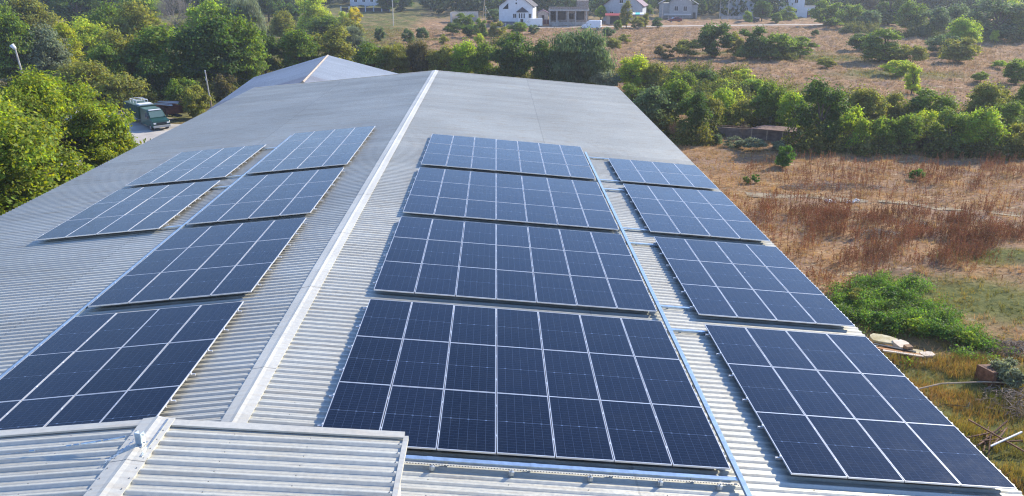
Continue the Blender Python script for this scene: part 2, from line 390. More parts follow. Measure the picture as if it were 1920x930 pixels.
for i in range(16):
    t = i/15; p = cat_pt(t, A2, B2, .03); q = cat_pt(min(1, t+.07), A2, B2, .03)
    off = Vector((.012, .0, .006)) if i % 2 else Vector((0, .01, .012))
    for sgn in (-1, 1): ch.tube(p+off*sgn, q+off*sgn, .004, n=5)
tag(ch.build('chain', M_GALV), 'short steel chain hanging down the cap from the bracket on the small front roof', 'chain')

# ---------------------------------------------------------------- solar arrays
gm = MB(); gm.box(.012, 1.122, .012, 2.266, HP-.012, HP-.002); gm_mesh = gm.build('solar_panel', M_GLASS); 
fb = MB(); z0, z1 = HP-.035, HP+.001
for a_ in ((0, 1.134, 0, .013), (0, 1.134, 2.265, 2.278), (0, .013, .013, 2.265), (1.121, 1.134, .013, 2.265)): fb.box(a_[0], a_[1], a_[2], a_[3], z0, z1)
fr_obj = fb.build('panel_frame', M_ALU); 
bk = MB(); bk.box(.014, 1.12, .014, 2.264, HP-.034, HP-.02); bk_obj = bk.build('back_sheet', M_BACK)
panel_mesh, frame_mesh, back_mesh = gm_mesh.data, fr_obj.data, bk_obj.data
for o in (gm_mesh, fr_obj, bk_obj): bpy.data.objects.remove(o)
ARR = [  # side, u0, columns, y of the far edge, rows, label
 (1, 1.791, 7, 9.39, 3, 'nearest seven-column solar array right of the ridge, its lower left corner behind the small roof'),
 (1, 1.791, 7, 16.92, 3, 'second seven-column solar array from the small front roof, right of the ridge'),
 (1, 1.791, 7, 24.37, 3, 'third seven-column solar array from the small front roof, right of the ridge'),
 (1, 1.791, 7, 31.87, 3, 'farthest seven-column solar array right of the ridge, pale blue with sky'),
 (1, 11.065, 4, 9.37, 3, 'nearest four-column solar array along the right eave, in the lower right corner'),
 (1, 11.065, 4, 16.94, 3, 'second four-column solar array from the front along the right eave, with whitish smears'),
 (1, 11.065, 4, 24.48, 3, 'third four-column solar array from the front along the right eave'),
 (1, 11.065, 4, 29.61, 2, 'farthest array by the right eave, only two panels deep'),
 (-1, 1.56, 4, 9.23, 3, 'nearest solar array left of the ridge, running out of the picture at lower left'),
 (-1, 1.56, 4, 16.79, 3, 'second solar array from the front in the column just left of the ridge'),
 (-1, 1.56, 4, 24.28, 3, 'third solar array from the front in the column just left of the ridge'),
 (-1, 1.56, 4, 34.13, 4, 'farthest solar array just left of the ridge, four panels deep'),
 (-1, 7.096, 4, 24.07, 3, 'nearer of the two solar arrays close to the left eave, casting a dark shadow line'),
 (-1, 7.096, 4, 31.62, 3, 'farther of the two solar arrays close to the left eave')]
for s, u0, nc, yt, nr, lab in ARR:
    root = empty('solar_array', (0, yt-nr*LP, 0), 0, lab, 'solar array', 'solar arrays laid on the warehouse roof')
    root.rotation_euler = (0, s*AS, 0)
    for i in range(nc):
        for j in range(nr):
            x = u0+i*W+.01 if s > 0 else -(u0+(i+1)*W)+.01
            jz = random.uniform(-.003, .003)
            p = link(bpy.data.objects.new('solar_panel', panel_mesh), root); p.location = (x+random.uniform(-.002, .002), j*LP+.005, jz); p.rotation_euler = (random.uniform(-.0022, .0022), random.uniform(-.003, .003), 0)
            f = link(bpy.data.objects.new('panel_frame', frame_mesh), p); k = link(bpy.data.objects.new('back_sheet', back_mesh), p)
    ua, ub = u0, u0+nc*W
    for j in range(nr):
        for t in (.26, .76):
            y = (j+t)*LP; e0, e1 = (ua-.10, ub+.04)
            b = MB(); xs = sorted((s*e0, s*e1)); b.box(xs[0], xs[1], y-.02, y+.02, HP-.085, HP-.040)
            for u in np.arange(ua+.15, ub, 1.3): b.box(s*u-.02, s*u+.02, y-.018, y+.018, 0.0, HP-.085)
            b.build('mounting_rail', M_RAIL, root)
    b = MB()
    for i in range(nc+1):
        for j in range(nr):
            for t in (.26, .76):
                y = (j+t)*LP; x = s*(u0+i*W); b.box(x-.009 if 0 < i < nc else x-.014, x+.009 if 0 < i < nc else x+.014, y-.03, y+.03, HP-.04, HP+.004)
    o = b.build('panel_clamp', M_ALU, root); o['kind'] = 'stuff'

# ---------------------------------------------------------------- cable trays
def tray(label, s, pts, w=.11, h=.07, z=.09, group='cable trays between the solar arrays', lid=True, perf=False, lift=None):
    (ua, ya), (ub, yb) = pts
    root = empty('cable_tray', (0, 0, 0), 0, label, 'cable tray', group); root.rotation_euler = (0, s*AS, 0)
    A = Vector((s*ua, ya, z)); B = Vector((s*ub, yb, z)); L = (B-A).length
    n = max(1, int(round(L/2.0))); b = MB()
    for i in range(n):
        p = A.lerp(B, i/n); q = A.lerp(B, (i+1)/n-.004/max(L/n, .1)/n)
        b.bar(p, q, w, h)
    b.build('lid', M_GALV, root, .003)
    m_ = max(2, int(L/1.45))
    for i in range(m_):
        p = A.lerp(B, (i+.45)/m_); f = MB(); f.box(p.x-.035, p.x+.035, p.y-.035, p.y+.035, -.0, z-h/2-.001); f.build('support_foot', M_GALVD, root)
    jn = MB()
    for i in range(1, n):
        p = A.lerp(B, i/n); d = (B-A).normalized()*.05
        MB().bar(p-d, p+d, w+.006, h+.006).build('joint_sleeve', M_GALV, root)
    return root
tray('long galvanized cable tray running beside the seven-column arrays right of the ridge', 1, ((9.99, .9), (9.99, 30.6)), .105, .07, .15)
tray('long galvanized cable tray along the downhill side of the arrays just left of the ridge', -1, ((6.25, 2.4), (6.25, 33.6)), .08, .06, .14)
# the tray below the nearest array
root = tray('blue-white cable tray along the lower edge of the nearest seven-column array, on clamps', 1, ((2.0, 2.26), (9.93, 2.26)), .11, .03, .13)
b = MB(); b.box(2.0, 9.9, 2.12, 2.165, .100, .104); b.build('perforated_flange', M_ROOF, root)
b = MB()
for x in np.arange(2.02, 9.88, .055): b.box(x, x+.026, 2.118, 2.134, .098, .1055)
o = b.build('flange_hole', M_BACK, root); o['kind'] = 'stuff'
for x in (4.05, 5.55, 7.05, 8.4, 9.55):
    c = MB(); c.box(x-.05, x+.05, 2.06, 2.12, .0, .09); c.box(x-.02, x+.03, 2.03, 2.09, .03, .11); c.tube((x, 2.07, .09), (x, 2.07, .145), .012, n=6)
    c.build('tray_clamp', M_GALVD, root, .003)
cross = [(1, 10.05, 11.3, 9.12, 'cross tray feeding the nearest eave array, just below its top edge'),
 (1, 10.05, 11.2, 10.72, 'cross tray level with the lower edge of the second eave array'),
 (1, 10.05, 11.3, 16.35, 'cross tray near the top edge of the second eave array'),
 (1, 10.05, 11.2, 18.05, 'cross tray level with the lower edge of the third eave array'),
 (1, 10.05, 11.2, 23.7, 'cross tray near the top edge of the third eave array'),
 (1, 10.05, 11.2, 25.3, 'cross tray level with the lower edge of the farthest eave array'),
 (1, 10.05, 11.2, 29.9, 'farthest cross tray on the right slope, at the top of the two-deep array'),
 (-1, 6.33, 7.2, 17.6, 'nearest cross tray left of the ridge, below the nearer outer array'),
 (-1, 6.33, 7.2, 23.2, 'cross tray left of the ridge beside the top of the nearer outer array'),
 (-1, 6.33, 7.2, 25.1, 'cross tray left of the ridge at the foot of the farther outer array'),
 (-1, 6.33, 7.2, 31.0, 'farthest cross tray left of the ridge')]
for s, ua, ub, y, lab in cross: tray(lab, s, ((ua, y), (ub, y)), .10, .05, .06, 'short cross trays between inner and outer arrays')

# ---------------------------------------------------------------- far shed behind the warehouse
FR = empty('far_shed', (-12.5, 63.5, GZ), R(5.7), 'grey gable-roofed shed behind the far left corner of the warehouse, with rust-coloured ridge', 'building')
fh = -1.5-GZ; sl = R(15.75); w2 = 8.8; ln = 23.1
def fs(u, y, h=0, s=1): return (s*u, y, fh-u*math.tan(sl)+h)
for s in (-1, 1):
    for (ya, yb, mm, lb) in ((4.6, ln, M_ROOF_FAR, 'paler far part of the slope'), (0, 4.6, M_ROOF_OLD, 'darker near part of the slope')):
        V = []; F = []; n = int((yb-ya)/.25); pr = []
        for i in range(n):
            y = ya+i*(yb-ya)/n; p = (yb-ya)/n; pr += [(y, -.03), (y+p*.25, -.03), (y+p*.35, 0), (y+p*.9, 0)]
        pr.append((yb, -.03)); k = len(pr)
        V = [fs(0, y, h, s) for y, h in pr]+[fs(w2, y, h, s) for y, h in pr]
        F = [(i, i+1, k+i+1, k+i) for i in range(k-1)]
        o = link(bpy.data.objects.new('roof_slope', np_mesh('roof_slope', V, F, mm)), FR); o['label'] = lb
b = MB(); b.add([fs(.15, -.03, .02, -1), (0, -.03, fh+.05), fs(.15, -.03, .02, 1), fs(.15, ln, .02, -1), (0, ln, fh+.05), fs(.15, ln, .02, 1)], [(0, 1, 4, 3), (1, 2, 5, 4)])
b.build('ridge_cap', M_RUSTCAP, FR)
b = MB(); ww = w2-.3
for yy in (.3, ln-.3): b.add([(-ww, yy, 0), (ww, yy, 0), (ww, yy, fh-ww*math.tan(sl)-.05), (0, yy, fh-.05), (-ww, yy, fh-ww*math.tan(sl)-.05)], [(0, 1, 2, 3, 4)])
for xx in (-ww, ww): b.add([(xx, .3, 0), (xx, ln-.3, 0), (xx, ln-.3, fh-ww*math.tan(sl)-.05), (xx, .3, fh-ww*math.tan(sl)-.05)], [(0, 1, 2, 3)])
b.build('wall', M_WALL, FR)
# ---------------------------------------------------------------- ground
def axis(lo, hi, step, far):
    a = list(np.arange(lo, hi+.01, step)); d = step; x = lo
    while x > -far: d *= 1.25; x -= d; a.insert(0, x)
    d = step; x = hi
    while x < far: d *= 1.25; x += d; a.append(x)
    return np.array(a)
gx = axis(-100, 150, 1.0, 2200); gy = axis(-30, 300, 1.0, 2600)
XX, YY = np.meshgrid(gx, gy); ZZ = hgt(XX, YY)
nx, ny = len(gx), len(gy)
V = np.stack([XX, YY, ZZ], -1).reshape(-1, 3)
ii = np.arange(nx-1)[None, :]+np.arange(ny-1)[:, None]*nx
F = np.stack([ii, ii+1, ii+1+nx, ii+nx], -1).reshape(-1, 4)
def attr(me, name, vals):
    a = me.attributes.new(name, 'FLOAT', 'POINT'); a.data.foreach_set('value', np.asarray(vals, np.float32).ravel())
def blob(x, y, cx, cy, rx, ry): return np.clip(1.6-1.6*np.sqrt(((x-cx)/rx)**2+((y-cy)/ry)**2), 0, 1)
def wob(x, y, k=.13): return .5+.25*(np.sin(x*k+2*np.sin(y*k*.7))+np.sin(y*k*1.3+1.7*np.sin(x*k*.9+1)))
GREENS = [  # px, py, half widths in metres: where the photograph shows green growth
 (1690, 600, 5.0, 3.2), (1800, 640, 4, 2.2), (1850, 560, 7, 4.5), (1880, 480, 5, 2), (1800, 700, 7, 3), (1900, 840, 6, 6), (1850, 280, 22, 2.2), (1600, 283, 14, 1.2),
 (1250, 140, 14, 10), (1400, 170, 18, 10), (1550, 230, 20, 8), (800, 75, 10, 5), (1150, 75, 6, 5), (1400, 20, 12, 12), (1330, 22, 10, 10), (1215, 50, 8, 2.4),
 (1560, 110, 10, 8), (1680, 140, 14, 8), (1460, 100, 14, 6), (1340, 100, 7, 5)]
def green_at(x, y):
    g = np.zeros_like(np.asarray(x, float))
    for (px, py, rx, ry) in GREENS:
        P = G(px, py); g = np.maximum(g, blob(x, y, P.x, P.y, rx, ry))
    g = np.maximum(g, np.clip((-x-16)/6, 0, 1)*.9)           # under the wood on the left
    g = np.maximum(g, np.clip((y-250)/25, 0, 1)*.6)
    g = np.maximum(g, np.clip((14-y)/5, 0, 1)*.85)
    return g
g_ = green_at(XX, YY); g_ = np.clip(g_*(.55+.8*wob(XX, YY, .4)), 0, 1)
pk = np.clip((wob(XX, YY, .055)-.35)*2.2, 0, 1)              # pinkish bare grass
def groundmat():
    M = bpy.data.materials.new('field_soil_and_straw'); M.use_nodes = True; N = M.node_tree.nodes; L = M.node_tree.links; b = N['Principled BSDF']
    b.inputs['Roughness'].default_value = .95; b.inputs['Specular IOR Level'].default_value = .1
    tc = N.new('ShaderNodeTexCoord')
    def noise(s, d=8, r=.65, st=None):
        n = N.new('ShaderNodeTexNoise'); n.inputs['Scale'].default_value = s; n.inputs['Detail'].default_value = d; n.inputs['Roughness'].default_value = r
        if st:
            mp = N.new('ShaderNodeMapping'); mp.inputs['Scale'].default_value = st; mp.inputs['Rotation'].default_value = (0, 0, .5); L.new(tc.outputs['Object'], mp.inputs[0]); L.new(mp.outputs[0], n.inputs['Vector'])
        else: L.new(tc.outputs['Object'], n.inputs['Vector'])
        return n.outputs['Fac']
    def ramp(v, a, bb, lo=0, hi=1):
        r = N.new('ShaderNodeMapRange'); r.inputs['From Min'].default_value = a; r.inputs['From Max'].default_value = bb; r.inputs['To Min'].default_value = lo; r.inputs['To Max'].default_value = hi; L.new(v, r.inputs['Value']); return r.outputs['Result']
    def mixc(f, A, B, t='MIX'):
        m = N.new('ShaderNodeMix'); m.data_type = 'RGBA'; m.blend_type = t
        if isinstance(f, float): m.inputs['Factor'].default_value = f
        else: L.new(f, m.inputs['Factor'])
        for k, c in (('A', A), ('B', B)):
            if isinstance(c, tuple): m.inputs[k].default_value = (*c, 1)
            else: L.new(c, m.inputs[k])
        return m.outputs['Result']
    def at_(n):
        a = N.new('ShaderNodeAttribute'); a.attribute_name = n; return a.outputs['Fac']
    straw = mixc(ramp(noise(1.3, 10, .7, (1, 2.6, 1)), .38, .62), (.27, .145, .068), (.46, .295, .15))
    straw = mixc(ramp(noise(.22, 6), .45, .62), straw, (.31, .205, .14))
    straw = mixc(ramp(noise(4.5, 6, .7), .54, .66), straw, (.105, .075, .048))
    straw = mixc(ramp(noise(.75, 5, .6, (1, 2.2, 1)), .56, .68), straw, (.17, .125, .075))
    straw = mixc(ramp(noise(.55, 5, .6, (1, 2.6, 1)), .60, .70), straw, (.58, .45, .28))
    grn = mixc(ramp(noise(2.2, 8, .7), .38, .62), (.075, .095, .028), (.19, .19, .06))
    c = mixc(at_('green'), straw, grn)
    L.new(c, b.inputs['Base Color'])
    bp = N.new('ShaderNodeBump'); bp.inputs['Strength'].default_value = .8; bp.inputs['Distance'].default_value = .25
    L.new(noise(1.8, 10, .72, (1, 2, 1)), bp.inputs['Height']); L.new(bp.outputs[0], b.inputs['Normal'])
    return M
me = np_mesh('ground', V, F, groundmat(), True); attr(me, 'green', g_)
o = link(bpy.data.objects.new('ground', me)); o['kind'] = 'structure'

def strip(name, pts, w, mt, dz=.035, nw=6, rag=0):
    """a sheet that follows the ground along a line"""
    V = []; F = []
    P = [Vector((p[0], p[1], 0)) for p in pts]; Q = []
    for i in range(len(P)-1):
        k = max(1, int((P[i+1]-P[i]).length/1.5))
        for j in range(k): Q.append(P[i].lerp(P[i+1], j/k))
    Q.append(P[-1])
    for i, q in enumerate(Q):
        d = (Q[min(i+1, len(Q)-1)]-Q[max(i-1, 0)]).normalized(); n = Vector((-d.y, d.x, 0))
        for j in range(nw+1):
            ww = w*(1+rag*math.sin(i*1.7+(j > nw/2)*2)*.5)
            p = q+n*((j/nw-.5)*ww); V.append((p.x, p.y, float(hgt(p.x, p.y))+dz))
    for i in range(len(Q)-1):
        for j in range(nw): a = i*(nw+1)+j; F.append((a, a+1, a+nw+2, a+nw+1))
    o = link(bpy.data.objects.new(name, np_mesh(name, V, F, mt, True))); o['kind'] = 'structure'; return o
M_ROAD = mat('pale_dirt_road', (.47, .41, .33), .95, 0, .2, 1.2, .4, col2=(.56, .50, .42), spec=.1)
M_YARD = mat('pale_concrete_yard', (.44, .41, .36), .9, 0, .25, .35, .1, col2=(.52, .49, .44), spec=.2)
M_TRACK = mat('faded_track', (.29, .22, .14), .95, 0, .3, 1.1, .5, col2=(.38, .32, .22), spec=.1)
strip('dirt_road', [(4, 226), (10, 226.5), (130, 241.5), (170, 246)], 4.2, M_ROAD, .04, 6, .3)
strip('yard', [(-49, 92), (-33, 70), (-22, 52), (-19, 42)], 15, M_YARD, .03, 10, .25)
strip('farm_track', [tuple(G(1400, 366)[:2]), tuple(G(1560, 372)[:2]), tuple(G(1760, 388)[:2]), tuple(G(1990, 410)[:2])], 1.1, M_TRACK, .03, 6, .8)
# ---------------------------------------------------------------- leaves, grass: many small faces with numpy
def quads(P, N_, T, sx, sy):
    """one diamond per point: centre P, normal N_, long axis T"""
    B = np.cross(N_, T); B /= np.linalg.norm(B, axis=1, keepdims=True)+1e-9; T = np.cross(B, N_)
    sx = np.asarray(sx).reshape(-1, 1); sy = np.asarray(sy).reshape(-1, 1)
    V = np.stack([P-T*sy, P+B*sx, P+T*sy, P-B*sx], 1).reshape(-1, 3)
    n = len(P); F = (np.arange(n)*4)[:, None]+np.arange(4)[None, :]
    return V, F
def unit(n, r=None):
    v = (r or rng).normal(size=(n, 3)); return v/np.linalg.norm(v, axis=1, keepdims=True)
def crown(kind, seed, n, leaf, R0, H0):
    r = np.random.default_rng(seed)
    z0 = {'big': .03, 'sapling': .1}.get(kind, .0)
    K = {'tree': 46, 'bush': 26, 'shrub': 16, 'big': 150, 'willow': 60, 'tall': 30, 'sapling': 12}[kind]
    C = []; CR = []
    for i in range(K*3):
        d = unit(1, r)[0]; rad = r.uniform(.35, .86)**.6
        zz = d[2]*rad; c = np.array([d[0]*rad, d[1]*rad, zz])
        if kind == 'tall': c[:2] *= .8
        if zz < 0: c[:2] *= min(1.7, .80/(np.hypot(c[0], c[1])+.05)) if kind in ('bush', 'shrub') else min(1.4, .72/(np.hypot(c[0], c[1])+.05)) if kind != 'big' else 1.15
        C.append(c); CR.append(r.uniform(.19, .36) if kind != 'big' else r.uniform(.10, .20))
        if len(C) == K: break
    C = np.array(C); CR = np.array(CR)
    C[:, :2] *= .86
    wgt = CR**2; wgt /= wgt.sum(); idx = r.choice(K, n, p=wgt)
    d = unit(n, r); d[:, 2] = np.abs(d[:, 2])*.8+d[:, 2]*.4; rad = r.uniform(.2, 1.0, n)**.45
    P = C[idx]+d*(CR[idx]*rad)[:, None]
    P = np.where((r.random(n) < .2)[:, None], C[idx]+d*(CR[idx]*r.uniform(1, 1.5, n))[:, None], P)
    zc = P[:, 2]*.5+.5
    zc = z0+(1-z0)*zc
    S = np.stack([P[:, 0]*R0, P[:, 1]*R0, np.maximum(zc, .02)*H0], 1)
    nrm = d*.6+unit(n, r)*.8+np.array([0, 0, .35]); nrm /= np.linalg.norm(nrm, axis=1, keepdims=True)
    if kind == 'willow':
        T = np.tile([0, 0, -1.0], (n, 1))+unit(n, r)*.35; sx = leaf*.35*r.uniform(.7, 1.3, n); sy = leaf*2.0*r.uniform(.7, 1.3, n)
    else:
        T = unit(n, r); sx = leaf*.62*r.uniform(.6, 1.3, n); sy = leaf*r.uniform(.7, 1.4, n)
    V, F = quads(S, nrm, T, sx, sy)
    return V, F, C
_crowns = {}
SPEC = {'tree': (19000, .165, 3.4, 7.5), 'bush': (10000, .12, 2.2, 3.4), 'shrub': (4200, .085, 1.1, 1.6), 'willow': (30000, .15, 4.5, 7.5), 'tall': (10000, .15, 2.0, 7.0), 'big': (120000, .095, 5.2, 9.5), 'sapling': (4200, .085, 1.4, 3.4)}
LM = {k: mat('foliage_'+k, c, .6, 0, .28, .7, island=.38, transl=.5, tcol=t, spec=.25) for k, c, t in [
 ('dark', (0.084, 0.142, 0.034), (1.5, 1.6, .6)), ('mid', (0.153, 0.224, 0.043), (1.7, 1.7, .5)), ('olive', (0.246, 0.266, 0.064), (1.6, 1.5, .5)),
 ('lime', (0.393, 0.481, 0.060), (1.7, 1.6, .5)), ('bright', (0.271, 0.380, 0.053), (1.8, 1.7, .5)), ('yellow', (.44, .45, .030), (1.3, 1.4, .4)), ('gold', (.66, .56, .030), (1.2, 1.25, .3)),
 ('silver', (0.220, 0.261, 0.168), (1.3, 1.3, .9)), ('bluegreen', (0.136, 0.196, 0.091), (1.4, 1.5, .9)), ('tan', (0.162, 0.151, 0.070), (1.4, 1.3, .6)),
 ('weed', (.10, .20, .04), (1.6, 1.7, .6)), ('walnut', (0.205, 0.275, 0.035), (2.0, 1.75, .4)), ('brown', (.11, .085, .045), (1.2, 1.1, .7))]}
M_BARK = mat('bark', (.10, .08, .06), .9, 0, .3, 6, .6); M_TWIG = mat('bare_twigs', (.24, .215, .19), .9, 0, .15, 3)
def crown_mesh(kind, colr, var):
    k = (kind, colr, var)
    if k not in _crowns:
        n, leaf, R0, H0 = SPEC[kind]
        V, F, C = crown(kind, 100+var*7+len(kind), n, leaf, R0, H0)
        me = np_mesh('crown', V, F, LM[colr]); _crowns[k] = (me, C)
    return _crowns[k]
_trunks = {}
def trunk_mesh(kind, var):
    k = (kind, var)
    if k not in _trunks:
        r = random.Random(var*31+len(kind)); n, leaf, R0, H0 = SPEC[kind]
        C = crown(kind, 100+var*7+len(kind), 10, leaf, R0, H0)[2]; b = MB()
        stems = 1 if kind in ('tree', 'tall', 'big', 'willow') else 4
        t0 = R0*(.06 if stems == 1 else .025); top = H0*(.42 if stems == 1 else .12)
        if stems == 1:
            p = Vector((0, 0, -.25)); q = Vector((r.uniform(-.2, .2), r.uniform(-.2, .2), top)); b.tube(p, q, t0*1.25, t0*.8, 9)
            b.tube(q, q+Vector((.2, .1, H0*.3)), t0*.8, t0*.35, 7)
        for i in range(14 if kind != 'big' else 34):
            c = C[i % len(C)]; e = Vector((c[0]*R0, c[1]*R0, (c[2]*.5+.5)*H0*.9+.1*H0))
            s = Vector((0, 0, top*r.uniform(.55, 1))) if stems == 1 else Vector((r.uniform(-.1, .1), r.uniform(-.1, .1), -.15))
            mid = s.lerp(e, .5)+Vector((r.uniform(-.1, .1), r.uniform(-.1, .1), .06*H0))*R0*.3
            b.tube(s, mid, t0*.42, t0*.28, 6).tube(mid, e, t0*.28, t0*.08, 5)
        me = bpy.data.meshes.new('trunk'); me.from_pydata(b.v, [], b.f); me.materials.append(M_BARK); _trunks[k] = me
    return _trunks[k]
_cnt = [0]
def plant(px, yt, yb, wpx, kind, colr, label, cat='tree', group=None, dz=0, name=None, var=None):
    """a tree or bush whose crown spans yt..yb and wpx in the photograph"""
    P = G(px, yb); k = ppm(P); Hh = (yb-yt)/k/.97; Rr = wpx/2/k
    _cnt[0] += 1; var = (_cnt[0] % 3) if var is None else var
    n, leaf, R0, H0 = SPEC[kind]
    z = float(hgt(P.x, P.y))
    root = empty(name or ('tree' if cat == 'tree' else 'bush' if cat == 'bush' else cat.replace(' ', '_')), (P.x, P.y, z+dz), random.uniform(0, 6.28), label, cat, group)
    c = link(bpy.data.objects.new('crown', crown_mesh(kind, colr, var)[0]), root)
    t = link(bpy.data.objects.new('trunk', trunk_mesh(kind, var)), root)
    s = (Rr/R0*1.06, Rr/R0*1.06, Hh/H0*.93)
    c.scale = s; t.scale = s
    return root
GW = 'trees of the wood on the left'
